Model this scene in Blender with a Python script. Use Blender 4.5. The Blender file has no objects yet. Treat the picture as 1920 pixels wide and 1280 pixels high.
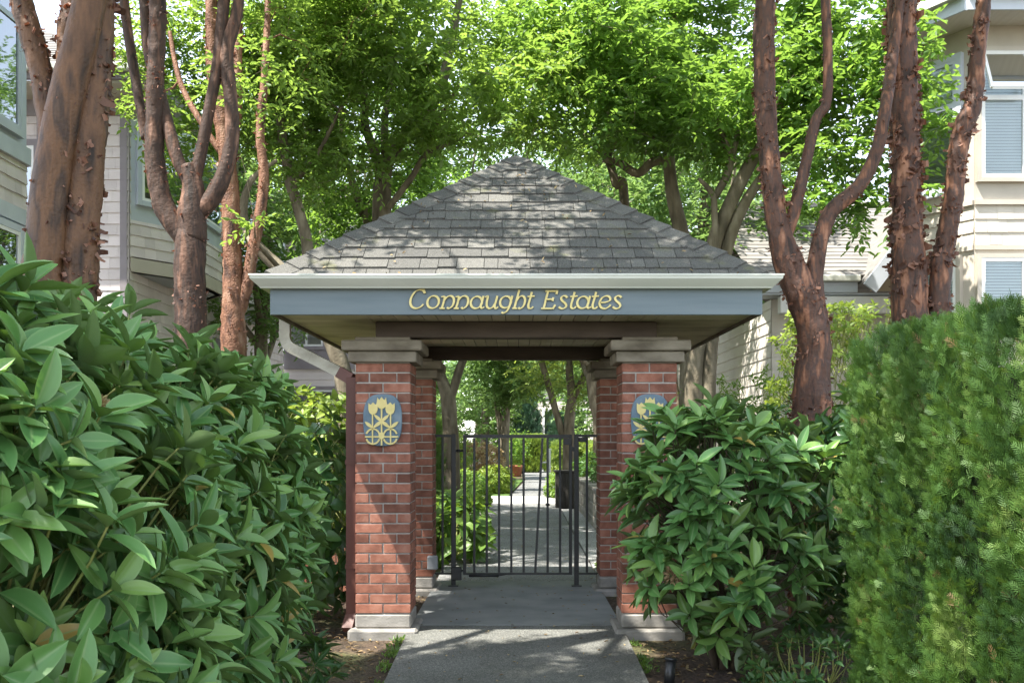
import bpy, math, random
import numpy as np
from mathutils import Vector, noise, Matrix

random.seed(7)
RNG = np.random.default_rng(7)
sc = bpy.context.scene
COL = sc.collection
F, CX, HY, H = 1867.0, 968.0, 822.0, 1.33      # lens in photo pixels, vanishing point, eye height


def at(px, py, Y):
    """world point seen at photo pixel (px,py) when it stands Y metres away"""
    return Vector(((px - CX) * Y / F, Y, H - (py - HY) * Y / F))


def gz(y):
    return -(7.1 - y) * 0.044 if y < 7.1 else 0.0


# ------------------------------------------------------------------ materials
MATS = {}


def newmat(name):
    m = bpy.data.materials.new(name)
    m.use_nodes = True
    nt = m.node_tree
    b = nt.nodes['Principled BSDF']
    return m, nt.nodes, nt.links, b


def ramp(N, stops):
    r = N.new('ShaderNodeValToRGB')
    e = r.color_ramp.elements
    while len(e) < len(stops):
        e.new(0.5)
    for i, (p, c) in enumerate(stops):
        e[i].position = p
        e[i].color = (*c, 1)
    return r


def surf(name, cols, scale=(8, 8, 8), rough=0.7, bump=0.3, bscale=None, detail=6, spec=0.3, metal=0.0, bdist=0.01,
         lo=0.3, hi=0.7, rnd=0.0):
    """noise-driven colour between the given real colours, with a fine bump"""
    m, N, L, b = newmat(name)
    tc = N.new('ShaderNodeTexCoord')
    mp = N.new('ShaderNodeMapping')
    mp.inputs['Scale'].default_value = scale
    L.new(tc.outputs['Object'], mp.inputs['Vector'])
    n = N.new('ShaderNodeTexNoise')
    n.inputs['Scale'].default_value = 1.0
    n.inputs['Detail'].default_value = detail
    L.new(mp.outputs[0], n.inputs['Vector'])
    k = len(cols)
    r = ramp(N, [(lo + (hi - lo) * i / max(1, k - 1), c) for i, c in enumerate(cols)])
    L.new(n.outputs['Fac'], r.inputs['Fac'])
    out = r.outputs['Color']
    if rnd:
        a = N.new('ShaderNodeAttribute')
        a.attribute_name = 'lf'
        sx = N.new('ShaderNodeSeparateXYZ')
        L.new(a.outputs['Vector'], sx.inputs[0])
        mr = N.new('ShaderNodeMapRange')
        mr.inputs['To Min'].default_value = 1 - rnd
        mr.inputs['To Max'].default_value = 1 + rnd
        L.new(sx.outputs['Z'], mr.inputs['Value'])
        vm = N.new('ShaderNodeVectorMath')
        vm.operation = 'SCALE'
        L.new(out, vm.inputs[0])
        L.new(mr.outputs[0], vm.inputs['Scale'])
        out = vm.outputs[0]
    L.new(out, b.inputs['Base Color'])
    b.inputs['Roughness'].default_value = rough
    b.inputs['Specular IOR Level'].default_value = spec
    b.inputs['Metallic'].default_value = metal
    if bump:
        n2 = N.new('ShaderNodeTexNoise')
        n2.inputs['Scale'].default_value = bscale or max(scale) * 3
        n2.inputs['Detail'].default_value = 4
        L.new(tc.outputs['Object'], n2.inputs['Vector'])
        bp = N.new('ShaderNodeBump')
        bp.inputs['Strength'].default_value = bump
        bp.inputs['Distance'].default_value = bdist
        L.new(n2.outputs['Fac'], bp.inputs['Height'])
        L.new(bp.outputs[0], b.inputs['Normal'])
    MATS[name] = m
    return m


def leafmat(name, cols, trans, under=None, fac=0.4, rough=0.4, rib=None, spec=0.4, sick=None):
    m, N, L, b = newmat(name)
    a = N.new('ShaderNodeAttribute')
    a.attribute_name = 'lf'
    sx = N.new('ShaderNodeSeparateXYZ')
    L.new(a.outputs['Vector'], sx.inputs[0])
    st = [(i / max(1, len(cols) - 1) * (.95 if sick else 1), c) for i, c in enumerate(cols)]
    r = ramp(N, st + ([(.97, cols[-1]), (.99, sick)] if sick else []))
    L.new(sx.outputs['Z'], r.inputs['Fac'])
    out = r.outputs['Color']
    if rib:
        ab = N.new('ShaderNodeMath'); ab.operation = 'ABSOLUTE'
        L.new(sx.outputs['Y'], ab.inputs[0])
        mr = N.new('ShaderNodeMapRange')
        mr.inputs['From Min'].default_value = 0.02
        mr.inputs['From Max'].default_value = 0.16
        mr.inputs['To Min'].default_value = 0.75
        mr.inputs['To Max'].default_value = 0.0
        L.new(ab.outputs[0], mr.inputs['Value'])
        # paler rim
        mr2 = N.new('ShaderNodeMapRange')
        mr2.inputs['From Min'].default_value = 0.8
        mr2.inputs['From Max'].default_value = 1.0
        mr2.inputs['To Max'].default_value = 0.45
        L.new(ab.outputs[0], mr2.inputs['Value'])
        mx0 = N.new('ShaderNodeMath'); mx0.operation = 'MAXIMUM'
        L.new(mr.outputs[0], mx0.inputs[0]); L.new(mr2.outputs[0], mx0.inputs[1])
        mx = N.new('ShaderNodeMix'); mx.data_type = 'RGBA'
        L.new(mx0.outputs[0], mx.inputs['Factor'])
        L.new(out, mx.inputs[6])
        mx.inputs[7].default_value = (*rib, 1)
        out = mx.outputs[2]
    if under:
        g = N.new('ShaderNodeNewGeometry')
        mx = N.new('ShaderNodeMix'); mx.data_type = 'RGBA'
        L.new(g.outputs['Backfacing'], mx.inputs['Factor'])
        L.new(out, mx.inputs[6])
        mx.inputs[7].default_value = (*under, 1)
        out = mx.outputs[2]
    L.new(out, b.inputs['Base Color'])
    b.inputs['Roughness'].default_value = rough
    b.inputs['Specular IOR Level'].default_value = spec
    t = N.new('ShaderNodeBsdfTranslucent')
    r2 = ramp(N, [(0, tuple(c * 0.8 for c in trans)), (1, tuple(min(1, c * 1.15) for c in trans))])
    L.new(sx.outputs['Z'], r2.inputs['Fac'])
    L.new(r2.outputs['Color'], t.inputs['Color'])
    ms = N.new('ShaderNodeMixShader')
    ms.inputs[0].default_value = fac
    L.new(b.outputs[0], ms.inputs[1])
    L.new(t.outputs[0], ms.inputs[2])
    L.new(ms.outputs[0], N['Material Output'].inputs['Surface'])
    MATS[name] = m
    return m


# ------------------------------------------------------------------ object helpers
def tag(o, label=None, cat=None, group=None, kind=None):
    if label: o['label'] = label
    if cat: o['category'] = cat
    if group: o['group'] = group
    if kind: o['kind'] = kind
    return o


def thing(name, loc, label, cat, group=None):
    o = bpy.data.objects.new(name, None)
    o.empty_display_size = 0.2
    o.location = loc
    COL.objects.link(o)
    return tag(o, label, cat, group)


def link(name, me, mats, parent=None, origin=None):
    for m in (mats if isinstance(mats, (list, tuple)) else [mats]):
        me.materials.append(m)
    o = bpy.data.objects.new(name, me)
    COL.objects.link(o)
    if parent is not None:
        o.parent = parent
    elif origin is not None:
        o.location = origin
    return o


def wloc(o):
    v = Vector((0, 0, 0))
    while o is not None:
        v = v + o.location
        o = o.parent
    return v


class MB:
    """mesh builder in world coordinates"""

    def __init__(self):
        self.v, self.f, self.m, self.r, self.s = [], [], [], [], []

    def add(self, vs, fs, mi=0, rnd=None, smooth=False):
        o = len(self.v)
        self.v += [tuple(p) for p in vs]
        q = random.random() if rnd is None else rnd
        self.r += [q] * len(vs)
        for f in fs:
            self.f.append(tuple(i + o for i in f))
            self.m.append(mi)
            self.s.append(smooth)

    def box(self, a, b, mi=0, rnd=None):
        x0, y0, z0 = a
        x1, y1, z1 = b
        self.add([(x0, y0, z0), (x1, y0, z0), (x1, y1, z0), (x0, y1, z0), (x0, y0, z1), (x1, y0, z1), (x1, y1, z1), (x0, y1, z1)],
                 [(0, 3, 2, 1), (4, 5, 6, 7), (0, 1, 5, 4), (1, 2, 6, 5), (2, 3, 7, 6), (3, 0, 4, 7)], mi, rnd)

    def bevbox(self, a, b, c=0.008, mi=0, rnd=None):
        """box with chamfered edges"""
        x0, y0, z0 = a; x1, y1, z1 = b
        vs = []
        for X, sx in ((x0, 1), (x1, -1)):
            for Yy, sy in ((y0, 1), (y1, -1)):
                for Z, sz in ((z0, 1), (z1, -1)):
                    vs += [(X, Yy + sy * c, Z + sz * c), (X + sx * c, Yy, Z + sz * c), (X + sx * c, Yy + sy * c, Z)]
        import itertools
        idx = {}
        k = 0
        for i in (0, 1):
            for j in (0, 1):
                for l in (0, 1):
                    idx[i, j, l] = (k, k + 1, k + 2); k += 3
        fs = []
        for i in (0, 1):
            q = [idx[i, 0, 0][0], idx[i, 1, 0][0], idx[i, 1, 1][0], idx[i, 0, 1][0]]; fs.append(q if i else q[::-1])
            q = [idx[0, i, 0][1], idx[1, i, 0][1], idx[1, i, 1][1], idx[0, i, 1][1]]; fs.append(q if not i else q[::-1])
            q = [idx[0, 0, i][2], idx[1, 0, i][2], idx[1, 1, i][2], idx[0, 1, i][2]]; fs.append(q if i else q[::-1])
        for i in (0, 1):
            for j in (0, 1):
                fs.append([idx[i, j, 0][0], idx[i, j, 1][0], idx[i, j, 1][1], idx[i, j, 0][1]])
                fs.append([idx[i, 0, j][0], idx[i, 1, j][0], idx[i, 1, j][2], idx[i, 0, j][2]])
                fs.append([idx[0, i, j][1], idx[1, i, j][1], idx[1, i, j][2], idx[0, i, j][2]])
                for l in (0, 1):
                    fs.append(list(idx[i, j, l]))
        self.add(vs, fs, mi, rnd)

    def obox(self, p, q, w, h, mi=0, rnd=None, up=(0, 0, 1)):
        """box bar from p to q, w across, h along up"""
        p = Vector(p); q = Vector(q)
        d = (q - p).normalized()
        s = d.cross(Vector(up))
        if s.length < 1e-4: s = Vector((1, 0, 0))
        s.normalize()
        u = s.cross(d)
        vs = []
        for c in (p, q):
            for a, b in ((-1, -1), (1, -1), (1, 1), (-1, 1)):
                vs.append(c + s * (a * w / 2) + u * (b * h / 2))
        self.add(vs, [(3, 2, 1, 0), (4, 5, 6, 7), (0, 1, 5, 4), (1, 2, 6, 5), (2, 3, 7, 6), (3, 0, 4, 7)], mi, rnd)

    def quad(self, a, b, c, d, mi=0, rnd=None):
        self.add([a, b, c, d], [(0, 1, 2, 3)], mi, rnd)

    def prism(self, pts, n, depth, mi=0):
        """polygon pts (Vectors, in one plane) pushed out by depth along n"""
        n = Vector(n)
        k = len(pts)
        vs = [Vector(p) for p in pts] + [Vector(p) + n * depth for p in pts]
        fs = [tuple(range(k))[::-1], tuple(range(k, 2 * k))] + [(i, (i + 1) % k, (i + 1) % k + k, i + k) for i in range(k)]
        self.add(vs, fs, mi)

    def tube(self, pts, rad, sides=8, mi=0, rough=0.0, rfreq=6.0, cap=True, rnd=None, stretch=1.0, plates=0.0):
        pts = [Vector(p) for p in pts]
        n = len(pts)
        if not hasattr(rad, '__len__'): rad = [rad] * n
        T = [(pts[min(i + 1, n - 1)] - pts[max(i - 1, 0)]).normalized() for i in range(n)]
        a = Vector((0, 1, 0)) if abs(T[0].y) < 0.9 else Vector((1, 0, 0))
        U = T[0].cross(a).normalized()
        vs = []
        for i in range(n):
            U = (U - T[i] * U.dot(T[i]))
            U.normalize()
            W = T[i].cross(U)
            for k in range(sides):
                an = 2 * math.pi * k / sides
                d = U * math.cos(an) + W * math.sin(an)
                r = rad[i]
                if rough:
                    p = pts[i] + d * r
                    q = Vector((p.x * rfreq, p.y * rfreq, p.z * rfreq * stretch))
                    r *= 1 + rough * (.8 * noise.noise(q) + 0.5 * noise.noise(q * 2.7) + 0.4 * noise.noise(q * 7.1))
                    if plates:
                        e = noise.noise(Vector((p.x * 30, p.y * 30, p.z * 13))) + .5 * noise.noise(Vector((p.x * 70, p.y * 70, p.z * 30)))
                        r += plates * max(0, min(1, (e + .05) * 7)) + plates * .8 * max(0, min(1, (e - .3) * 7))
                vs.append(pts[i] + d * r)
        fs = []
        for i in range(n - 1):
            for k in range(sides):
                k2 = (k + 1) % sides
                fs.append((i * sides + k, i * sides + k2, (i + 1) * sides + k2, (i + 1) * sides + k))
        if cap:
            fs.append(tuple(range(sides))[::-1])
            fs.append(tuple(range((n - 1) * sides, n * sides)))
        self.add(vs, fs, mi, rnd, smooth=True)

    def build(self, name, mats, parent=None, origin=None):
        off = wloc(parent) if parent is not None else Vector(origin or (0, 0, 0))
        me = bpy.data.meshes.new(name)
        V = np.array(self.v, dtype=np.float32) - np.array(off, dtype=np.float32)
        me.from_pydata(V.tolist(), [], self.f)
        me.polygons.foreach_set('material_index', self.m)
        me.polygons.foreach_set('use_smooth', self.s)
        at_ = me.attributes.new('lf', 'FLOAT_VECTOR', 'POINT')
        A = np.zeros((len(self.v), 3), dtype=np.float32)
        A[:, 2] = self.r
        at_.data.foreach_set('vector', A.ravel())
        me.update()
        return link(name, me, mats, parent, origin)


# ---- many small leaves as one mesh, with numpy
def leaf_template(nl=1, na=1, droop=0.15, fold=0.12, shape=None):
    """nl x na grid leaf: x length 0..1, y across -.5...5"""
    shape = shape or (lambda t: math.sin(math.pi * min(1, t ** 0.8)) ** 0.8)
    vs, uv, fs = [], [], []
    for i in range(nl + 1):
        t = i / nl
        w = shape(t) * 0.5
        for j in range(na + 1):
            s = j / na * 2 - 1
            vs.append((t, s * w, fold * abs(s) * w * 2 - droop * t * t))
            uv.append((t, s))
    for i in range(nl):
        for j in range(na):
            a = i * (na + 1) + j
            fs.append((a, a + na + 1, a + na + 2, a + 1))
    return np.array(vs, np.float32), np.array(uv, np.float32), fs


HEX = (np.array([(0, 0, 0), (.3, .42, .10), (.68, .36, .05), (1, 0, -.12), (.68, -.36, .05), (.3, -.42, .10)], np.float32),
       np.array([(0, 0), (.3, .8), (.7, .8), (1, 0), (.7, -.8), (.3, -.8)], np.float32),
       [(0, 3, 2, 1), (0, 5, 4, 3)])
RHODO = leaf_template(7, 4, 0.09, 0.12, lambda t: max(0.02, (math.sin(math.pi * t ** 0.85)) ** 0.75))
BROAD = leaf_template(5, 4, 0.30, 0.10, lambda t: max(0.02, (math.sin(math.pi * t ** 0.62)) ** 0.7))


def nrm(a):
    return a / np.maximum(np.linalg.norm(a, axis=-1, keepdims=True), 1e-6)


def leaves(name, tmpl, O, X, Nn, Ln, Wd, mats, parent=None, origin=None, rnd=None, smooth=True, zs=None):
    T, UV, fs = tmpl
    O = np.asarray(O, np.float32); X = nrm(np.asarray(X, np.float32)); Nn = np.asarray(Nn, np.float32)
    Yv = nrm(np.cross(Nn, X))
    Zv = np.cross(X, Yv)
    N = len(O)
    Ln = np.asarray(Ln, np.float32).reshape(N, 1, 1); Wd = np.asarray(Wd, np.float32).reshape(N, 1, 1)
    zs = Ln if zs is None else np.asarray(zs, np.float32).reshape(N, 1, 1)
    V = O[:, None, :] + T[None, :, 0:1] * Ln * X[:, None, :] + T[None, :, 1:2] * Wd * Yv[:, None, :] + T[None, :, 2:3] * zs * Zv[:, None, :]
    off = wloc(parent) if parent is not None else Vector(origin or (0, 0, 0))
    V = V.reshape(-1, 3) - np.array(off, np.float32)
    nv = len(T)
    lt = np.array([len(f) for f in fs], np.int32)
    fl = np.concatenate([np.array(f, np.int32) for f in fs])
    loops = (fl[None, :] + (np.arange(N, dtype=np.int32) * nv)[:, None]).ravel()
    tot = np.tile(lt, N)
    start = np.concatenate([[0], np.cumsum(tot)[:-1]]).astype(np.int32)
    me = bpy.data.meshes.new(name)
    me.vertices.add(len(V)); me.vertices.foreach_set('co', V.astype(np.float32).ravel())
    me.loops.add(len(loops)); me.loops.foreach_set('vertex_index', loops)
    me.polygons.add(len(tot)); me.polygons.foreach_set('loop_start', start)
    me.polygons.foreach_set('loop_total', tot)
    if smooth: me.polygons.foreach_set('use_smooth', np.ones(len(tot), bool))
    rnd = RNG.random(N) if rnd is None else rnd
    A = np.zeros((N, nv, 3), np.float32)
    A[:, :, 0:2] = UV[None]
    A[:, :, 2] = np.asarray(rnd, np.float32)[:, None]
    at_ = me.attributes.new('lf', 'FLOAT_VECTOR', 'POINT')
    at_.data.foreach_set('vector', A.ravel())
    me.update(calc_edges=True)
    me.validate()
    return link(name, me, mats, parent, origin)


def spline(pts, rad=None, step=0.05):
    pts = [Vector(p) for p in pts]
    rad = list(rad) if rad is not None else [0.0] * len(pts)
    P, R = [], []
    n = len(pts)
    for i in range(n - 1):
        p0 = pts[max(i - 1, 0)]; p1 = pts[i]; p2 = pts[i + 1]; p3 = pts[min(i + 2, n - 1)]
        k = max(1, int((p2 - p1).length / step))
        for j in range(k):
            t = j / k
            P.append(0.5 * ((2 * p1) + (p2 - p0) * t + (2 * p0 - 5 * p1 + 4 * p2 - p3) * t * t + (3 * p1 - p0 - 3 * p2 + p3) * t ** 3))
            R.append(rad[i] * (1 - t) + rad[i + 1] * t)
    P.append(pts[-1]); R.append(rad[-1])
    return P, R


# ------------------------------------------------------------------ material library
brick_m = surf('brick_red', [(.155, .062, .040), (.235, .096, .062), (.295, .14, .096)], (14, 14, 14), 0.85, 0.5, 90, rnd=.32, bdist=.004)
mortar_m = surf('mortar_grey', [(.31, .285, .25), (.42, .385, .34)], (20, 20, 20), 0.95, 0.5, 120, bdist=.004)
conc_m = surf('old_concrete', [(.15, .143, .125), (.255, .24, .215), (.33, .31, .28)], (6, 6, 9), 0.9, 0.5, 70, bdist=.005)
cap_m = surf('capital_stone', [(.12, .10, .072), (.21, .18, .135), (.28, .245, .19)], (5, 5, 9), 0.85, 0.35, 60, bdist=.004)
fascia_m = surf('blue_grey_paint', [(.10, .130, .142), (.135, .168, .180), (.165, .195, .205)], (1.2, 1.2, 14), 0.55, 0.15, 60, bdist=.002, lo=.2, hi=.8)
gutter_m = surf('cream_gutter_metal', [(.50, .51, .44), (.60, .60, .52)], (2, 2, 6), 0.35, 0.0, spec=.5)
soffit_m = surf('soffit_boards', [(.40, .35, .24), (.58, .52, .38), (.66, .60, .46)], (3, 3, 3), 0.7, 0.2, 50, rnd=.12, bdist=.003)
beam_m = surf('dark_beam_wood', [(.065, .048, .037), (.105, .08, .062)], (3, 14, 14), 0.75, 0.35, 60, bdist=.003)
brown_m = surf('brown_metal', [(.085, .038, .028), (.13, .055, .042)], (6, 6, 3), 0.5, 0.1, 60)
gold_m = surf('gold_paint', [(.60, .49, .18), (.71, .59, .25)], (18, 18, 18), 0.45, 0.1, 90)
edge_m = surf('dark_gold_edge', [(.16, .11, .04), (.22, .16, .06)], (18, 18, 18), 0.6, 0.1, 90)
plaque_m = surf('plaque_slate', [(.10, .15, .19), (.14, .195, .235), (.18, .23, .26)], (12, 12, 12), 0.75, 0.3, 80)
iron_m = surf('black_iron', [(.010, .011, .012), (.020, .021, .023)], (20, 20, 20), 0.4, 0.1, 120, spec=.5)
box_m = surf('grey_plastic', [(.20, .21, .22), (.25, .26, .27)], (9, 9, 9), 0.5, 0.0)
soil_m, N, L, b = newmat('soil')
MATS['soil'] = soil_m
tc = N.new('ShaderNodeTexCoord')
n1 = N.new('ShaderNodeTexNoise'); n1.inputs['Scale'].default_value = 1.3; n1.inputs['Detail'].default_value = 6
n2 = N.new('ShaderNodeTexNoise'); n2.inputs['Scale'].default_value = 38; n2.inputs['Detail'].default_value = 8
L.new(tc.outputs['Object'], n1.inputs['Vector']); L.new(tc.outputs['Object'], n2.inputs['Vector'])
r1 = ramp(N, [(.40, (.06, .040, .028)), (.52, (.075, .056, .034)), (.62, (.07, .075, .026))])
r2 = ramp(N, [(.3, (.35, .33, .3)), (.7, (1.5, 1.4, 1.3))])
L.new(n1.outputs['Fac'], r1.inputs['Fac']); L.new(n2.outputs['Fac'], r2.inputs['Fac'])
mx = N.new('ShaderNodeMix'); mx.data_type = 'RGBA'; mx.blend_type = 'MULTIPLY'; mx.inputs['Factor'].default_value = 1
L.new(r1.outputs[0], mx.inputs[6]); L.new(r2.outputs[0], mx.inputs[7]); L.new(mx.outputs[2], b.inputs['Base Color'])
b.inputs['Roughness'].default_value = 0.95
bp = N.new('ShaderNodeBump'); bp.inputs['Strength'].default_value = 0.9; bp.inputs['Distance'].default_value = 0.03
L.new(n2.outputs['Fac'], bp.inputs['Height']); L.new(bp.outputs[0], b.inputs['Normal'])


def aggregate(name, dark, light, tint):
    m, N, L, b = newmat(name)
    tc = N.new('ShaderNodeTexCoord')
    v = N.new('ShaderNodeTexVoronoi'); v.inputs['Scale'].default_value = 150
    n = N.new('ShaderNodeTexNoise'); n.inputs['Scale'].default_value = 2.2; n.inputs['Detail'].default_value = 7
    L.new(tc.outputs['Object'], v.inputs['Vector']); L.new(tc.outputs['Object'], n.inputs['Vector'])
    sp = N.new('ShaderNodeSeparateColor'); L.new(v.outputs['Color'], sp.inputs[0])
    r = ramp(N, [(0, dark), (.6, light), (1, tint)])
    L.new(sp.outputs[0], r.inputs['Fac'])
    r2 = ramp(N, [(.3, (.75, .75, .72)), (.7, (1.15, 1.15, 1.15))])
    L.new(n.outputs['Fac'], r2.inputs['Fac'])
    mx = N.new('ShaderNodeMix'); mx.data_type = 'RGBA'; mx.blend_type = 'MULTIPLY'; mx.inputs['Factor'].default_value = 1
    L.new(r.outputs[0], mx.inputs[6]); L.new(r2.outputs[0], mx.inputs[7]); L.new(mx.outputs[2], b.inputs['Base Color'])
    b.inputs['Roughness'].default_value = 0.8
    bp = N.new('ShaderNodeBump'); bp.inputs['Strength'].default_value = 0.6; bp.inputs['Distance'].default_value = 0.006
    bp.invert = True
    L.new(v.outputs['Distance'], bp.inputs['Height']); L.new(bp.outputs[0], b.inputs['Normal'])
    MATS[name] = m
    return m


agg_m = aggregate('exposed_aggregate', (.078, .082, .074), (.128, .130, .118), (.22, .215, .195))
agg2_m = aggregate('garden_path_aggregate', (.085, .087, .09), (.165, .167, .165), (.32, .32, .305))
slab_m = surf('smooth_concrete', [(.155, .165, .165), (.205, .215, .21), (.245, .25, .24)], (3, 3, 3), 0.75, 0.3, 140, bdist=.002)
grav_m = aggregate('gravel_stone', (.12, .12, .12), (.32, .32, .31), (.55, .54, .52))
lawn_m = surf('lawn', [(.06, .12, .02), (.10, .18, .035)], (3, 3, 3), 0.9, 0.9, 120, bdist=.03)

# shingles: granules + a value per tab + moss freckles
shing_m, N, L, b = newmat('asphalt_shingle')
MATS['asphalt_shingle'] = shing_m
tc = N.new('ShaderNodeTexCoord')
a = N.new('ShaderNodeAttribute'); a.attribute_name = 'lf'
sx = N.new('ShaderNodeSeparateXYZ'); L.new(a.outputs['Vector'], sx.inputs[0])
r = ramp(N, [(0, (.060, .059, .055)), (.5, (.090, .087, .080)), (1, (.134, .129, .117))])
L.new(sx.outputs['Z'], r.inputs['Fac'])
n1 = N.new('ShaderNodeTexNoise'); n1.inputs['Scale'].default_value = 150; n1.inputs['Detail'].default_value = 3
n2 = N.new('ShaderNodeTexNoise'); n2.inputs['Scale'].default_value = 5; n2.inputs['Detail'].default_value = 8
L.new(tc.outputs['Object'], n1.inputs['Vector']); L.new(tc.outputs['Object'], n2.inputs['Vector'])
r2 = ramp(N, [(.35, (.55, .55, .55)), (.65, (1.45, 1.45, 1.42))]); L.new(n1.outputs['Fac'], r2.inputs['Fac'])
mx = N.new('ShaderNodeMix'); mx.data_type = 'RGBA'; mx.blend_type = 'MULTIPLY'; mx.inputs['Factor'].default_value = 1
L.new(r.outputs[0], mx.inputs[6]); L.new(r2.outputs[0], mx.inputs[7])
r3 = ramp(N, [(.60, (0, 0, 0)), (.72, (.7, .7, .7))]); L.new(n2.outputs['Fac'], r3.inputs['Fac'])
mx2 = N.new('ShaderNodeMix'); mx2.data_type = 'RGBA'
L.new(r3.outputs[0], mx2.inputs['Factor']); L.new(mx.outputs[2], mx2.inputs[6]); mx2.inputs[7].default_value = (.12, .12, .06, 1)
L.new(mx2.outputs[2], b.inputs['Base Color'])
b.inputs['Roughness'].default_value = 0.95
bp = N.new('ShaderNodeBump'); bp.inputs['Strength'].default_value = 0.5; bp.inputs['Distance'].default_value = 0.004
L.new(n1.outputs['Fac'], bp.inputs['Height']); L.new(bp.outputs[0], b.inputs['Normal'])

# bark
bark_tan = surf('smooth_tan_bark', [(.026, .015, .010), (.084, .042, .022), (.14, .069, .034), (.050, .029, .020), (.115, .064, .037)], (11, 11, 2.2), 0.55, 0.6, 60, bdist=.008, lo=.3, hi=.7)
bark_dark = surf('dark_paper_bark', [(.024, .015, .011), (.066, .036, .024), (.046, .029, .022), (.11, .058, .038), (.20, .11, .074)], (18, 18, 4), 0.7, .6, 45, bdist=.010, lo=.34, hi=.68)
bark_orange = surf('orange_paper_bark', [(.06, .03, .02), (.155, .072, .042), (.21, .102, .060), (.28, .165, .11)], (18, 18, 5), 0.65, 1.0, 60, bdist=.012, lo=.34, hi=.68)
bark_red = surf('red_paper_bark', [(.032, .018, .013), (.092, .043, .027), (.062, .037, .029), (.17, .075, .042), (.30, .15, .09)], (16, 16, 4), 0.65, .6, 45, bdist=.010, lo=.34, hi=.68)
bark_grey = surf('grey_green_bark', [(.075, .062, .042), (.145, .12, .082), (.24, .205, .148)], (9, 9, 3), 0.85, 0.7, 40, bdist=.01, lo=.3, hi=.7)
curl_m = leafmat('bark_curl', [(.045, .026, .02), (.10, .05, .034), (.17, .085, .055), (.30, .16, .11)], (.42, .12, .05), fac=.16, rough=.65)
stem_m = surf('green_stem', [(.16, .20, .05), (.26, .27, .09)], (20, 20, 20), 0.6, 0.0)
inner_m = surf('painted_core_shade', [(.012, .022, .008), (.03, .045, .015)], (20, 20, 20), 0.9, 0.6, 60)  # near-black green: the shade inside the foliage is put into the colour
wood_m = surf('shrub_wood', [(.04, .03, .02), (.09, .065, .045)], (20, 20, 6), 0.8, 0.4, 60)

# leaves
rho_m = leafmat('rhododendron_leaf', [(.052, .138, .040), (.080, .195, .052), (.112, .238, .062), (.18, .30, .07)], (.16, .32, .03), (.12, .18, .075), .16, .38, (.19, .30, .11), .45, (.34, .24, .06))
tree_m = leafmat('maple_leaf', [(.030, .085, .014), (.045, .12, .018), (.075, .165, .024), (.14, .235, .04)], (.26, .43, .058), (.10, .19, .055), .53, .42)
tree2_m = leafmat('light_leaf', [(.05, .12, .02), (.085, .175, .028), (.16, .25, .05)], (.31, .46, .068), (.13, .22, .065), .53, .45)
lime_m = leafmat('lime_leaf', [(.10, .18, .03), (.18, .27, .045), (.28, .36, .075)], (.36, .46, .06), (.2, .3, .08), .42, .45)
far_m = leafmat('painted_sun_leaf', [(.055, .13, .035), (.09, .18, .05), (.165, .25, .085)], (.26, .41, .10), (.16, .24, .08), .48, .5)  # lighter copy for the far crowns, sunlight put into the leaf colour
dark_m = leafmat('dark_shrub_leaf', [(.022, .065, .020), (.04, .10, .028), (.06, .13, .03)], (.14, .30, .03), (.08, .12, .05), .2, .38)
thuja_m = leafmat('thuja_spray', [(.014, .044, .010), (.036, .092, .015), (.072, .150, .023), (.155, .225, .056)], (.17, .28, .035), None, .28, .6, sick=(.16, .10, .045))
conif_m = leafmat('conifer_needles', [(.03, .075, .04), (.05, .11, .055)], (.05, .12, .03), None, .15, .6)
hosta_m = leafmat('hydrangea_leaf', [(.05, .125, .028), (.09, .18, .032), (.15, .25, .045)], (.27, .42, .045), (.12, .2, .06), .35, .42, (.22, .34, .09))
litter_m = leafmat('dry_leaf', [(.10, .06, .03), (.20, .13, .06), (.30, .22, .11), (.38, .30, .16)], (.2, .12, .05), fac=.1, rough=.8)
pink_m = leafmat('rusty_leaf', [(.26, .22, .09), (.40, .29, .16), (.36, .34, .13)], (.5, .3, .12), fac=.35, rough=.6)

# buildings
shL_m = surf('lavender_shingle', [(.56, .50, .48), (.64, .575, .555)], (2, 2, 5), 0.85, 0.25, 60, rnd=.10)
trimL_m = surf('mauve_trim', [(.22, .195, .205), (.27, .24, .25)], (3, 3, 3), 0.7, 0.1, 50)
trimB_m = surf('blue_trim', [(.43, .465, .51), (.51, .545, .59)], (3, 3, 3), 0.6, 0.1, 50)
shR_m = surf('beige_shingle', [(.50, .45, .375), (.58, .525, .44)], (2, 2, 5), 0.85, 0.25, 60, rnd=.09)
trimR_m = surf('taupe_trim', [(.40, .36, .30), (.47, .425, .355)], (3, 3, 3), 0.7, 0.1, 50)
white_m = surf('white_paint', [(.70, .70, .68), (.78, .78, .76)], (5, 5, 5), 0.45, 0.0)
roofB_m = surf('pale_roof_shingle', [(.165, .155, .14), (.23, .217, .20)], (3, 3, 20), 0.95, 0.5, 60, rnd=.12)
dark_in = surf('dark_interior', [(.03, .035, .04), (.05, .055, .06)], (2, 2, 2), 0.8, 0.0)
blind_m = surf('blind_slats', [(.74, .74, .72), (.80, .80, .78)], (2, 2, 2), 0.6, 0.0)
curt_m = surf('pale_curtain', [(.40, .42, .44), (.50, .52, .54)], (30, 30, 1), 0.8, 0.0)
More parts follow.
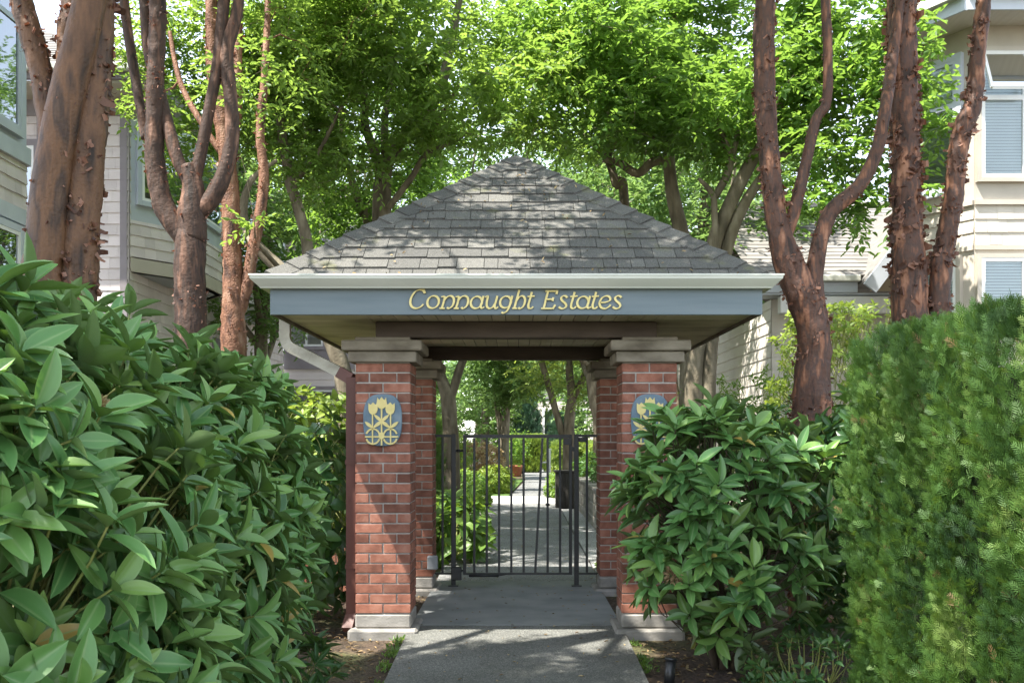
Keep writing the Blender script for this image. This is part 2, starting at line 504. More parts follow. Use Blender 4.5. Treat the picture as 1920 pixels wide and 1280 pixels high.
def glassmat(name, ior, add):
  m, N, L, b = newmat(name)
  gl = N.new('ShaderNodeBsdfGlossy'); gl.inputs['Roughness'].default_value = 0.02; gl.inputs['Color'].default_value = (.9, .95, 1, 1)
  tr = N.new('ShaderNodeBsdfTransparent'); tr.inputs['Color'].default_value = (.72, .78, .80, 1)
  fr = N.new('ShaderNodeFresnel'); fr.inputs['IOR'].default_value = ior
  ad = N.new('ShaderNodeMath'); ad.operation = 'ADD'; ad.inputs[1].default_value = add
  L.new(fr.outputs[0], ad.inputs[0])
  ms = N.new('ShaderNodeMixShader'); L.new(ad.outputs[0], ms.inputs[0]); L.new(tr.outputs[0], ms.inputs[1]); L.new(gl.outputs[0], ms.inputs[2])
  L.new(ms.outputs[0], N['Material Output'].inputs['Surface'])
  return m


glass_m = glassmat('window_glass', 1.9, .16)
clear_m = glassmat('clear_glass', 1.5, .03)
terra_m = surf('terracotta', [(.36, .13, .07), (.46, .19, .11)], (9, 9, 9), 0.8, 0.2, 60)
darkbox_m = surf('dark_stained_wood', [(.022, .020, .018), (.045, .040, .034)], (9, 9, 2), 0.6, 0.3, 60)
timber_m = surf('weathered_timber', [(.14, .13, .105), (.25, .235, .20), (.33, .31, .27)], (3, 2, 14), 0.9, 0.5, 60)

# ------------------------------------------------------------------ setting: ground, paths
mb = MB()
ys = [-40, -5, 0, 2, 3, 4, 5, 5.5, 6, 6.5, 7.1, 8, 10, 14, 20, 40, 90, 400]
xs = [-400, -60, -12, -4, -2, -1, -.5, 0, .5, 1, 2, 4, 12, 60, 400]
vs = [(x, y, gz(y) - .045 + (0.012 * noise.noise(Vector((x * 3, y * 3, 0))) if abs(x) < 5 and y < 12 else 0)) for y in ys for x in xs]
nx = len(xs)
mb.add(vs, [(j * nx + i, j * nx + i + 1, (j + 1) * nx + i + 1, (j + 1) * nx + i) for j in range(len(ys) - 1) for i in range(nx - 1)])
tag(mb.build('ground', soil_m), kind='structure')


def strip(name, m, pts, thick=0.05):
    """paving: list of (y, x0, x1, z)"""
    mb = MB()
    for a, b in zip(pts[:-1], pts[1:]):
        (y0, l0, r0, z0), (y1, l1, r1, z1) = a, b
        mb.add([(l0, y0, z0), (r0, y0, z0), (r1, y1, z1), (l1, y1, z1), (l0, y0, z0 - thick), (r0, y0, z0 - thick), (r1, y1, z1 - thick), (l1, y1, z1 - thick)],
               [(0, 1, 2, 3), (0, 4, 5, 1), (1, 5, 6, 2), (2, 6, 7, 3), (3, 7, 4, 0)])
    return tag(mb.build(name, m), kind='structure')


strip('path', agg_m, [(-6, -.775, .775, gz(-6)), (0, -.765, .765, gz(0)), (5, -.76, .76, gz(5)), (7.10, -.752, .752, 0.0)], .08)
strip('pavement_slab', slab_m, [(7.112, -.752, .752, 0.002), (9.3, -.745, .745, 0.002)], .08)
strip('garden_path', agg2_m, [(9.312, -.75, .78, 0.0), (14, -.78, .8, 0.0), (20.2, -.85, .85, 0.0)], .06)
strip('road', surf('pale_paving', [(.42, .41, .39), (.50, .49, .47)], (2, 2, 2), .85, .3, 60), [(20.22, -1.15, .95, .01), (23.0, -1.15, .95, .01)], .06)
strip('far_path', agg2_m, [(23.02, -.15, .85, 0.0), (32, .3, 1.25, 0.0), (46, .35, 1.2, 0.0)], .05)
strip('lawn', lawn_m, [(23.1, -2.6, -.2, -.01), (33, -2.6, .25, -.01)], .02)
strip('gravel_bed', grav_m, [(9.6, .80, 1.4, -.012), (19, .86, 1.16, -.012)], .02)

# ------------------------------------------------------------------ pavilion
PX, PF, PW = 1.112, 6.89, 0.38          # outer half width, front plane, pillar width
CY = 8.0
pav = thing('pavilion', (0, CY, 0), 'brick entrance pavilion with hipped shingle roof and gold name lettering over the gate', 'pavilion')


def brick_shaft(x0, y0):
    mb = MB()
    w = PW
    z0, ch, bh, j = .12, .0694, .0590, .010
    mb.box((x0 + .007, y0 + .007, z0), (x0 + w - .007, y0 + w - .007, z0 + 25 * ch), 1)
    full = (w - j) / 2
    hd = .090
    mid = w - 2 * hd - 2 * j
    for k in range(25):
        z = z0 + k * ch + .005

        def brk(a, b, c, d):
            jx = random.uniform(-.0015, .0015); jy = random.uniform(-.0015, .0015)
            mb.bevbox((a + jx, c + jy, z + random.uniform(-.001, .001)), (b + jx, d + jy, z + bh + random.uniform(-.001, .001)), .0022, 0)

        for s in (0, 1):
            if k % 2 == 0:
                yy = y0 if s == 0 else y0 + w - hd
                brk(x0, x0 + full, yy, yy + hd); brk(x0 + full + j, x0 + w, yy, yy + hd)
                xx = x0 if s == 0 else x0 + w - hd
                brk(xx, xx + hd, y0 + hd + j, y0 + hd + j + mid)
            else:
                xx = x0 if s == 0 else x0 + w - hd
                brk(xx, xx + hd, y0, y0 + full); brk(xx, xx + hd, y0 + full + j, y0 + w)
                yy = y0 if s == 0 else y0 + w - hd
                brk(x0 + hd + j, x0 + hd + j + mid, yy, yy + hd)
    return mb


for x0, y0, lab in ((-PX, PF, None), (PX - PW, PF, None), (-PX, 8.72, None), (PX - PW, 8.72, None)):
    p = brick_shaft(x0, y0).build('pillar', [brick_m, mortar_m], pav)
    x1, y1 = x0 + PW, y0 + PW
    q = MB()
    q.bevbox((x0 - .045, y0 - .045, 1.857), (x1 + .045, y1 + .045, 1.932), .006)
    q.bevbox((x0 - .085, y0 - .085, 1.934), (x1 + .085, y1 + .085, 2.004), .008)
    q.bevbox((x0 + .0, y0 - .03, 2.006), (x1 - .0, y1 + .03, 2.0295), .004)
    q.build('capital', cap_m, p)
    q = MB()
    q.bevbox((x0 - .004, y0 - .004, .02), (x1 + .004, y1 + .004, .118), .012)
    q.bevbox((x0 - .05, y0 - .05, -.16), (x1 + .05, y1 + .05, .018), .016)
    q.build('plinth', conc_m, p)

# beams
FX, ZS = 1.586, 2.147
for (a, b) in (((-.98, 6.93, 2.032), (.98, 7.07, ZS - .002)), ((-.98, 8.84, 2.032), (.98, 8.98, ZS - .002)),
               ((-.985, 7.075, 2.034), (-.86, 8.835, ZS - .003)), ((.86, 7.075, 2.034), (.985, 8.835, ZS - .003))):
    q = MB(); q.bevbox(a, b, .006); q.build('beam', beam_m, pav)
# soffit boards
q = MB()
x = -1.0
while x < 1.0 - .01:
    q.box((x, CY - FX + .03, ZS), (min(x + .088, 1.0), CY + FX - .03, ZS + .015)); x += .093
for s in (-1, 1):
    y = CY - FX + .03
    while y < CY + FX - .03:
        a, b = (1.004, FX - .026) if s > 0 else (-FX + .026, -1.004)
        q.box((a, y, ZS), (b, min(y + .058, CY + FX - .03), ZS + .015)); y += .063
q.box((-FX + .03, CY - FX + .03, ZS + .02), (FX - .03, CY + FX - .03, ZS + .03), 1)
q.build('soffit', [soffit_m, beam_m], pav)
# fascia (front board carries the lettering)
q = MB()
q.bevbox((-FX, CY - FX, 2.127), (FX, CY - FX + .025, 2.300), .003)
fascia = q.build('fascia', fascia_m, pav)
q = MB()
q.bevbox((-FX, CY - FX + .0255, 2.127), (-FX + .025, CY + FX, 2.298), .003)
q.build('fascia', surf('weathered_fascia', [(.09, .075, .06), (.15, .125, .10), (.20, .18, .15)], (9, 3, 9), .8, .4, 60), pav)
q = MB(); q.bevbox((FX - .025, CY - FX + .0255, 2.127), (FX, CY + FX, 2.298), .003)
q.build('fascia', MATS['weathered_fascia'], pav)
q = MB(); q.bevbox((-FX + .026, CY + FX - .025, 2.127), (FX - .026, CY + FX, 2.300), .003)
q.build('fascia', fascia_m, pav)
# gutter ring, K profile
prof = [(.001, 2.291), (.050, 2.291), (.056, 2.300), (.074, 2.316), (.092, 2.333), (.104, 2.345), (.107, 2.362), (.112, 2.364), (.112, 2.374), (.100, 2.374), (.099, 2.350), (.001, 2.305)]
q = MB()
vs = []
for o, z in prof:
    h = FX + o
    vs += [(-h, CY - h, z), (h, CY - h, z), (h, CY + h, z), (-h, CY + h, z)]
n = len(prof)
fs = []
for i in range(n):
    i2 = (i + 1) % n
    for k in range(4):
        k2 = (k + 1) % 4
        fs.append((i * 4 + k, i * 4 + k2, i2 * 4 + k2, i2 * 4 + k))
q.add(vs, fs)
q.build('gutter', gutter_m, pav)

# roof shingles
EH, EZ, AZ = 1.655, 2.335, 3.585
run = EH
Ls = math.hypot(run, AZ - EZ)
q = MB()
rows = 14
ex = Ls / rows
for face in range(4):
    ca, sa = [(1, 0), (0, 1), (-1, 0), (0, -1)][face]

    def P(u, s, off):
        # u along eave, s up slope, off normal
        d = EH - s * run / Ls - off * 0 + off * (AZ - EZ) / Ls
        z = EZ + s * (AZ - EZ) / Ls + off * run / Ls
        X, Yy = u, -d
        return Vector((X * ca - Yy * sa, CY + X * sa + Yy * ca, z))

    q.add([P(-EH, 0, 0), P(EH, 0, 0), P(0, Ls, 0)], [(0, 1, 2)], 0, .2)
    for k in range(rows):
        s0, s1 = k * ex, min(Ls, (k + 1) * ex + .02)
        w0, w1 = EH * (1 - s0 / Ls), EH * (1 - s1 / Ls)
        u = -w0 - random.uniform(0, .3)
        lip = random.uniform(-.002, .002)
        while u < w0:
            wd = random.choice((.09, .12, .15, .18, .21))
            a0, b0 = max(u, -w0), min(u + wd - .004, w0)
            a1, b1 = max(u, -w1), min(u + wd - .004, w1)
            if b0 - a0 > .01:
                if b1 < a1: a1 = b1 = max(-w1, min(w1, (a1 + b1) / 2))
                ds = random.uniform(-.006, .006) + (random.choice((0, 0, .010)))
                t0 = .014 + random.uniform(0, .006)
                rn = min(1, max(0, random.gauss(.45, .18)))
                A, B, C, D = P(a0, s0 + ds + lip, t0), P(b0, s0 + ds + lip, t0 + random.uniform(-.002, .003)), P(b1, s1, .004), P(a1, s1, .004)
                A2, B2 = P(a0, s0 + ds + lip, .001), P(b0, s0 + ds + lip, .001)
                q.add([A, B, C, D, A2, B2], [(0, 1, 2, 3), (4, 5, 1, 0), (4, 0, 3), (5, 2, 1)], 0, rn)
            u += wd
roof = q.build('roof', shing_m, pav)
# hip caps
q = MB()
for sx_, sy_ in ((-1, -1), (1, -1), (1, 1), (-1, 1)):
    c0 = Vector((sx_ * EH, CY + sy_ * EH, EZ)); c1 = Vector((0, CY, AZ))
    d = (c1 - c0); Lh = d.length; d.normalize()
    nA = Vector((0, sy_ * (AZ - EZ), run)).normalized()
    nB = Vector((sx_ * (AZ - EZ), 0, run)).normalized()
    tA = Vector((-sx_, 0, 0)); tB = Vector((0, -sy_, 0))
    # directions lying in each face, square to the hip
    tA = nA.cross(d); tA *= (-1 if tA.dot(Vector((-sx_, 0, 0))) < 0 else 1)
    tB = nB.cross(d); tB *= (-1 if tB.dot(Vector((0, -sy_, 0))) < 0 else 1)
    k = 15
    for i in range(k):
        a = .09 + (Lh - .09) * i / k; b = min(.09 + (Lh - .09) * (i + 1) / k + .03, Lh)
        up = (nA + nB).normalized()
        w = .125
        def R(t, lift, side):
            base = c0 + d * t + up * (lift + .012)
            if side == 0: return base
            return base + (tA if side < 0 else tB) * w - up * .010
        l0, l1 = .020 + random.uniform(0, .005), .006
        vs = [R(a, l0, -1), R(a, l0, 0), R(a, l0, 1), R(b, l1, 1), R(b, l1, 0), R(b, l1, -1), R(a, -.006, -1), R(a, -.006, 0), R(a, -.006, 1), R(b, -.008, 1), R(b, -.008, -1)]
        q.add(vs, [(0, 1, 4, 5), (1, 2, 3, 4), (6, 7, 1, 0), (7, 8, 2, 1), (6, 0, 5, 10), (2, 8, 9, 3)], 0, min(1, max(0, random.gauss(.5, .22))))
q.build('ridge_cap', shing_m, roof)

# downspout: cream elbows, then brown leader along the pillar
q = MB()
pts, _ = spline([(-1.675, 7.22, 2.285), (-1.675, 7.22, 2.12), (-1.670, 7.21, 2.05), (-1.63, 7.19, 1.99), (-1.50, 7.14, 1.925), (-1.22, 7.04, 1.785)], step=.015)
for a, b in zip(pts[:-1], pts[1:]):
    q.obox(a, b + (b - a) * .35, .075 + .002 * random.random(), .058 + .003 * random.random(), 0, up=(0, 1, .05))
ds = q.build('downspout', surf('stained_cream_metal', [(.24, .225, .17), (.38, .36, .29), (.44, .42, .35)], (4, 4, 9), .5, .1, 60), pav)
q = MB()
q.obox((-1.25, 7.045, 1.80), (-1.155, 7.01, 1.745), .082, .062, up=(0, 1, .05))
q.obox((-1.158, 7.01, 1.76), (-1.158, 7.01, .06), .072, .058)
q.obox((-1.158, 7.01, .09), (-1.172, 6.93, .0), .075, .060)
for z in (.42, 1.15):
    q.box((-1.200, 6.975, z), (-1.113, 7.045, z + .03))
q.build('leader_pipe', brown_m, ds)

# ---- lettering on the fascia
def zpt(x, y):
    """text coordinates -> fascia plane"""
    px, py = 740 + x / 4.174, 520 + (y * .965 + 14) / 4.174
    return at(px, py, CY - FX)


def ell(cx, cy, rx, ry, sl=.12, n=28):
    return [(cx + rx * math.cos(t) - sl * ry * math.sin(t), cy + ry * math.sin(t)) for t in [2 * math.pi * i / n for i in range(n + 1)]]


def sm(pts, k=7):
    P, _ = spline([Vector((x, y, 0)) for x, y in pts], step=k)
    return [(p.x, p.y) for p in P]


def off(strokes, dx):
    return [[(x + dx, y) for x, y in s] for s in strokes]


C_ = [sm([(236, 112), (222, 94), (196, 88), (160, 106), (132, 150), (124, 192), (136, 224), (166, 238), (202, 228), (226, 204)]), [(226, 84), (240, 116)]]
o_ = [ell(302, 187, 45, 50)]
n_ = [[(366, 146), (392, 140)], sm([(394, 140), (384, 190), (370, 236)]), [(352, 238), (392, 238)], sm([(384, 180), (410, 148), (440, 138), (462, 154), (464, 190), (450, 222), (424, 240), (412, 230)])]
a_ = [ell(640, 190, 44, 48), sm([(696, 138), (684, 185), (674, 216), (682, 238), (702, 226)])]
u_ = [sm([(708, 148), (730, 140), (722, 185), (722, 222), (742, 239), (768, 226), (790, 190)]), sm([(804, 138), (792, 185), (782, 220), (792, 240), (810, 226)])]
g_ = [ell(868, 187, 43, 47), sm([(922, 136), (908, 185), (894, 232), (874, 264), (848, 276), (836, 270)])]
h_ = [sm([(976, 88), (962, 140), (936, 236)]), [(920, 238), (956, 238)], sm([(950, 182), (974, 148), (1000, 139), (1018, 156), (1018, 192), (1004, 224), (980, 241), (968, 232)])]
t_ = [sm([(1074, 106), (1060, 160), (1046, 210), (1050, 236), (1068, 238), (1084, 224)]), [(1040, 143), (1096, 139)]]
E_ = [sm([(1200, 100), (1182, 170), (1166, 238)]), [(1180, 99), (1272, 99)], [(1272, 92), (1266, 124)], [(1184, 166), (1236, 164)], [(1241, 150), (1234, 180)], [(1146, 240), (1240, 240)], [(1236, 244), (1256, 210)]]
s_ = [sm([(1350, 152), (1338, 139), (1316, 139), (1301, 156), (1312, 178), (1334, 198), (1342, 218), (1328, 236), (1304, 240), (1284, 226)])]
e_ = [sm([(1606, 192), (1650, 188), (1684, 172), (1680, 146), (1652, 138), (1620, 156), (1602, 196), (1614, 230), (1646, 240), (1678, 222), (1688, 208)])]
letters = [C_, o_, n_, off(n_, 111), a_, u_, g_, h_, t_, E_, s_, off(t_, 334), off(a_, 832), off(t_, 502), e_, off(s_, 422)]
for strokes in letters:
    q = MB()
    for si, st in enumerate(strokes):
        L3 = []
        n = len(st)
        closed = n > 20 and abs(st[0][0] - st[-1][0]) + abs(st[0][1] - st[-1][1]) < 1
        for i in range(n):
            if closed:
                p, r = st[(i - 1) % (n - 1)], st[(i + 1) % (n - 1)]
            else:
                p, r = st[max(0, i - 1)], st[min(n - 1, i + 1)]
            dx, dy = r[0] - p[0], r[1] - p[1]
            l = math.hypot(dx, dy) or 1
            dx, dy = dx / l, dy / l
            wn = 8.0 + 10.5 * abs(dx * math.sin(math.radians(-25)) - dy * math.cos(math.radians(-25)))
            nx_, ny_ = -dy, dx
            L3.append(((st[i][0] + nx_ * wn / 2, st[i][1] + ny_ * wn / 2), (st[i][0] - nx_ * wn / 2, st[i][1] - ny_ * wn / 2)))
        d0 = .004 + .0012 * si
        fr_, bk = [], []
        for (a, b) in L3:
            for p in (a, b):
                v = zpt(*p); fr_.append(v + Vector((0, -d0 - .010, 0))); bk.append(v + Vector((0, -.0005, 0)))
        vs = fr_ + bk
        m2 = len(fr_)
        fs = [(2 * i, 2 * i + 2, 2 * i + 3, 2 * i + 1) for i in range(n - 1)]
        q.add(vs, fs, 0, .5)
        sd = []
        for i in range(n - 1):
            sd.append((2 * i, 2 * i + m2, 2 * i + 2 + m2, 2 * i + 2)); sd.append((2 * i + 1, 2 * i + 3, 2 * i + 3 + m2, 2 * i + 1 + m2))
        sd += [(0, 1, 1 + m2, m2), (2 * n - 2, 2 * n - 2 + m2, 2 * n - 1 + m2, 2 * n - 1)]
        q.add(vs, sd, 1, .5)
    q.build('letter', [gold_m, edge_m], fascia)

# ---- tulip plaques
def plaque(cxw, label):
    S = .0005175
    cz = H - (787.2 - HY) * PF / F
    Yf = PF - .002

    def W(x, y, d):
        return Vector((cxw + (x - 555) * S, Yf - d, cz - (y - 620) * S))

    t = thing('plaque', (cxw, Yf, cz), label, 'plaque', 'tulip plaques on the front pillars')
    q = MB()
    pts = []
    for i in range(64):
        an = 2 * math.pi * i / 64
        c, s = math.cos(an), math.sin(an)
        pts.append((555 + 258 * math.copysign(abs(c) ** .72, c), 620 + 348 * math.copysign(abs(s) ** .72, s)))
    P0 = [W(x, y, 0) for x, y in pts]
    P1 = [W(x, y, .016) for x, y in pts]
    P2 = [W(555 + (x - 555) * .965, 620 + (y - 620) * .972, .021) for x, y in pts]
    k = 64
    q.add(P0 + P1 + P2, [(i, (i + 1) % k, k + (i + 1) % k, k + i) for i in range(k)] + [(k + i, k + (i + 1) % k, 2 * k + (i + 1) % k, 2 * k + i) for i in range(k)] + [tuple(range(2 * k, 3 * k))])
    q.build('backplate', plaque_m, t)
    q = MB()
    cnt = [0]

    def poly(pp):
        cnt[0] += 1
        d = .024 + .0006 * (cnt[0] % 7)
        q.prism([W(x, y, d) for x, y in pp], (0, -1, 0), .006, 0)

    def seg(a, b, w):
        dx, dy = b[0] - a[0], b[1] - a[1]; l = math.hypot(dx, dy); nx_, ny_ = -dy / l * w / 2, dx / l * w / 2
        poly([(a[0] + nx_, a[1] + ny_), (b[0] + nx_, b[1] + ny_), (b[0] - nx_, b[1] - ny_), (a[0] - nx_, a[1] - ny_)])

    def lens(a, b, w):
        dx, dy = b[0] - a[0], b[1] - a[1]; l = math.hypot(dx, dy); nx_, ny_ = -dy / l, dx / l
        pp = []
        for s in (1, -1):
            rng = range(0, 9) if s > 0 else range(8, -1, -1)
            for i in rng:
                tt = i / 8; ww = s * w / 2 * math.sin(math.pi * tt) ** .8 if 0 < tt < 1 else 0
                if (s < 0 and i in (0, 8)): continue
                pp.append((a[0] + dx * tt + nx_ * ww, a[1] + dy * tt + ny_ * ww))
        poly(pp)

    M = lambda pp: [(1090 - x, y) for x, y in pp][::-1]
    poly([(490, 320), (512, 356), (545, 314), (580, 356), (604, 320), (614, 400), (602, 440), (576, 465), (545, 473), (514, 465), (488, 440), (478, 400)])
    tl = [(370, 395), (402, 418), (430, 384), (460, 416), (490, 395), (493, 480), (481, 520), (452, 545), (410, 545), (381, 520), (370, 480)]
    poly(tl); poly(M(tl))
    seg((545, 470), (545, 958), 20); seg((425, 540), (425, 935), 18); seg((665, 540), (665, 935), 18)
    lens((440, 545), (560, 650), 42); lens((650, 545), (530, 650), 42)
    lens((430, 725), (560, 625), 46); lens((660, 725), (530, 625), 46)
    lens((320, 640), (432, 730), 44); lens((770, 640), (658, 730), 44)
    for cx_ in (430, 660):
        for a0, a1 in ((-160, -20), (20, 160)):
            st = [(cx_ + 92 * math.cos(math.radians(a_)), 838 + 100 * math.sin(math.radians(a_))) for a_ in range(a0, a1 + 1, 10)]
            for s0, s1 in zip(st[:-1], st[1:]): seg(s0, s1, 22)
    poly([(545 + 40 * math.cos(i * math.pi / 8), 828 + 48 * math.sin(i * math.pi / 8)) for i in range(16)])
    seg((322, 843), (768, 843), 20)
    q.build('tulip_emblem', gold_m, t)
    return t


plaque((718 - CX) * PF / F, 'blue-grey oval plaque with gold tulips in full view on the left brick pillar')
plaque((1219 - CX) * PF / F, 'blue-grey oval plaque with gold tulips partly hidden by rhododendron leaves')

# ------------------------------------------------------------------ iron gate and side panels
GY = 9.0


def gx(zx): return (780 + zx / 2.909 - CX) * GY / F


def gzz(zy): return H - (660 + zy / 2.909 - HY) * GY / F


gate = thing('gate', (0, GY, 0), 'black iron picket gate closing the path between the brick pillars', 'gate')
q = MB()
q.bevbox((gx(257), GY - .018, gzz(1212)), (gx(273), GY + .018, gzz(449)), .003)
q.bevbox((gx(834), GY - .018, gzz(1212)), (gx(851), GY + .018, gzz(449)), .003)
q.box((gx(273) + .0005, GY - .018, gzz(468)), (gx(834) - .0005, GY + .018, gzz(449)))
q.box((gx(273) + .0005, GY - .016, gzz(1212)), (gx(834) - .0005, GY + .016, gzz(1200)))
q.build('gate_frame', iron_m, gate)
for zx in (318, 386, 453, 520, 587, 718, 786):
    q = MB()
    q.bevbox((gx(zx) - .0105, GY - .0105, gzz(1199.5)), (gx(zx) + .0105, GY + .0105, gzz(468.5)), .002)
    if zx in (386, 718):
        q.tube([(gx(zx), GY, gzz(838)), (gx(zx), GY, gzz(833)), (gx(zx), GY, gzz(827)), (gx(zx), GY, gzz(822))], [.009, .021, .021, .009], 8)
    q.build('picket', iron_m, gate)
q = MB(); q.obox((gx(690), GY, gzz(469)), (gx(650), GY, gzz(1200)), .021, .021, up=(0, 1, 0))
tag(q.build('picket', iron_m, gate), 'slanting picket out of line with the others')
q = MB(); q.bevbox((gx(805), GY - .03, gzz(505)), (gx(850), GY - .0185, gzz(470)), .003); q.bevbox((gx(846), GY - .012, gzz(540)), (gx(872), GY + .012, gzz(516)), .002)
q.build('latch', iron_m, gate)
q = MB(); q.tube([(gx(290), GY - .04, gzz(1214)), (gx(452), GY - .04, gzz(1214))], .013, 10)
q.tube([(gx(452), GY - .04, gzz(1214)), (gx(500), GY - .03, gzz(1206))], .006, 8)
q.build('gate_closer', iron_m, gate)
q = MB(); q.tube([(gx(200), GY, gzz(537)), (gx(258), GY, gzz(537))], .009, 8); q.tube([(gx(232), GY, gzz(545)), (gx(232), GY, gzz(529))], .016, 8)
q.build('hinge', iron_m, gate)
q = MB(); q.tube([(gx(210), GY, gzz(1190)), (gx(258), GY, gzz(1190))], .009, 8); q.tube([(gx(232), GY, gzz(1197)), (gx(232), GY, gzz(1183))], .016, 8)
q.build('hinge', iron_m, gate)


def side_panel(edge, post, pick, label):
    t = thing('gate_side_panel', (gx(post), GY, 0), label, 'fence panel', 'fixed panels beside the gate')
    q = MB(); q.bevbox((gx(post) - .021, GY - .021, .003), (gx(post) + .021, GY + .021, gzz(446)), .003)
    q.box((gx(post) - .045, GY - .045, .0025), (gx(post) + .045, GY + .045, .012))
    q.build('post', iron_m, t)
    s = 1 if post > edge else -1
    q = MB()
    e = gx(edge)
    a, b = sorted((e, gx(post) - s * .0215))
    q.box((a, GY - .014, gzz(463)), (b, GY + .014, gzz(449))); q.build('rail', iron_m, t)
    q = MB(); q.box((a, GY - .014, gzz(1211)), (b, GY + .014, gzz(1200))); q.build('rail', iron_m, t)
    q = MB(); q.bevbox((gx(pick) - .0105, GY - .0105, gzz(1199.5)), (gx(pick) + .0105, GY + .0105, gzz(463.5)), .002)
    q.build('picket', iron_m, t)
    return t


tl = side_panel(84, 205, 145, 'narrow black iron panel between gate hinge post and left rear pillar')
q = MB(); q.bevbox((gx(205) - .02, GY - .06, .06), (gx(205) + .075, GY - .0215, .18), .006); q.build('hinge_box', iron_m, tl)
tr_ = side_panel(992, 875, 932, 'narrow black iron panel between gate latch post and right rear pillar')
q = MB(); q.bevbox((gx(875) + .0215, GY - .02, gzz(490)), (gx(875) + .09, GY + .02, gzz(464)), .004); q.build('strike_plate', iron_m, tr_)

t = thing('junction_box', (-.72, 8.69, .26), 'small grey electrical box low on the left rear pillar', 'electrical box')
q = MB(); q.bevbox((-.775, 8.655, .19), (-.685, 8.715, .31), .008); q.build('box_body', box_m, t)
q = MB(); q.bevbox((-.770, 8.648, .196), (-.690, 8.6545, .304), .003); q.build('box_lid', box_m, t)

# low brick garden wall at the left of the pavilion
q = MB()
t = thing('garden_wall', (-1.9, 8.9, 0), 'low brick garden wall left of the pavilion behind the rhododendron', 'wall')
q.box((-2.85, 8.86, -.05), (-1.13, 8.94, .42), 1)
for k in range(7):
    x = -2.86 + (0 if k % 2 else -.1)
    while x < -1.14:
        a, b = max(x, -2.86), min(x + .185, -1.122)
        if b - a > .03: q.bevbox((a, 8.853, -.04 + k * .068), (b, 8.947, .018 + k * .068), .002)
        x += .195
q.build('brick_courses', [brick_m, mortar_m], t)

# small path light
t = thing('path_light', (.885, 5.78, gz(5.78) - .04), 'short black tubular garden light in the soil right of the path', 'garden light')
q = MB(); q.tube([(.885, 5.78, gz(5.78) - .05), (.90, 5.80, gz(5.8) + .095)], .031, 14); q.build('stem', iron_m, t)
q = MB(); q.tube([(.9003, 5.8004, gz(5.8) + .0965), (.902, 5.803, gz(5.8) + .112)], [.038, .036], 14); q.build('lamp_cap', iron_m, t)
t = None

# ------------------------------------------------------------------ trees
def curls(mbk, P, R, n, seed=0, size=(.025, .07)):
    """peeling strips of bark standing off the surface"""
    for _ in range(n):
        i = random.randrange(1, len(P) - 1)
        p, r = P[i], R[i]
        T = (P[i + 1] - P[i - 1]).normalized()
        a = Vector((random.gauss(0, 1), random.gauss(0, 1), random.gauss(0, 1)))
        rd = (a - T * a.dot(T)).normalized()
        tn = T.cross(rd) * random.choice((-1, 1))
        w = random.uniform(*size) * random.uniform(.25, .8)          # along the trunk
        l = random.uniform(*size) * random.uniform(.3, .75)
        tilt = random.gauss(0, .7)
        if random.random() < .2: tilt += 1.57
        u = (T * math.cos(tilt) + tn * math.sin(tilt)); v = (tn * math.cos(tilt) - T * math.sin(tilt))
        base = p + rd * (r * 1.0 + .001)
        if noise.noise(base * 6 + Vector((seed, 3, 1))) < random.uniform(-.25, .15): continue
        sz = min(1.5, math.exp(random.gauss(-.25, .4))); w *= sz; l *= sz
        cu = random.uniform(.9, 3.2)
        vs = []
        a0, a1 = random.uniform(-.1, .95), random.uniform(.1, .95)
        for k in range(4):
            s = k / 3
            ang = cu * s
            lift = .06 * l * s
            out = v * (l * math.sin(ang) / max(cu, .1)) + rd * (l * (1 - math.cos(ang)) / max(cu, .1) + .001 + lift)
            e0 = w / 2 * (1 - s * a0) * random.uniform(.65, 1.15); e1 = w / 2 * (1 - s * a1) * random.uniform(.65, 1.15)
            vs += [base + out - u * e0, base + out + u * e1]
        mbk.add(vs, [(0, 1, 3, 2), (2, 3, 5, 4), (4, 5, 7, 6)], 1, None)


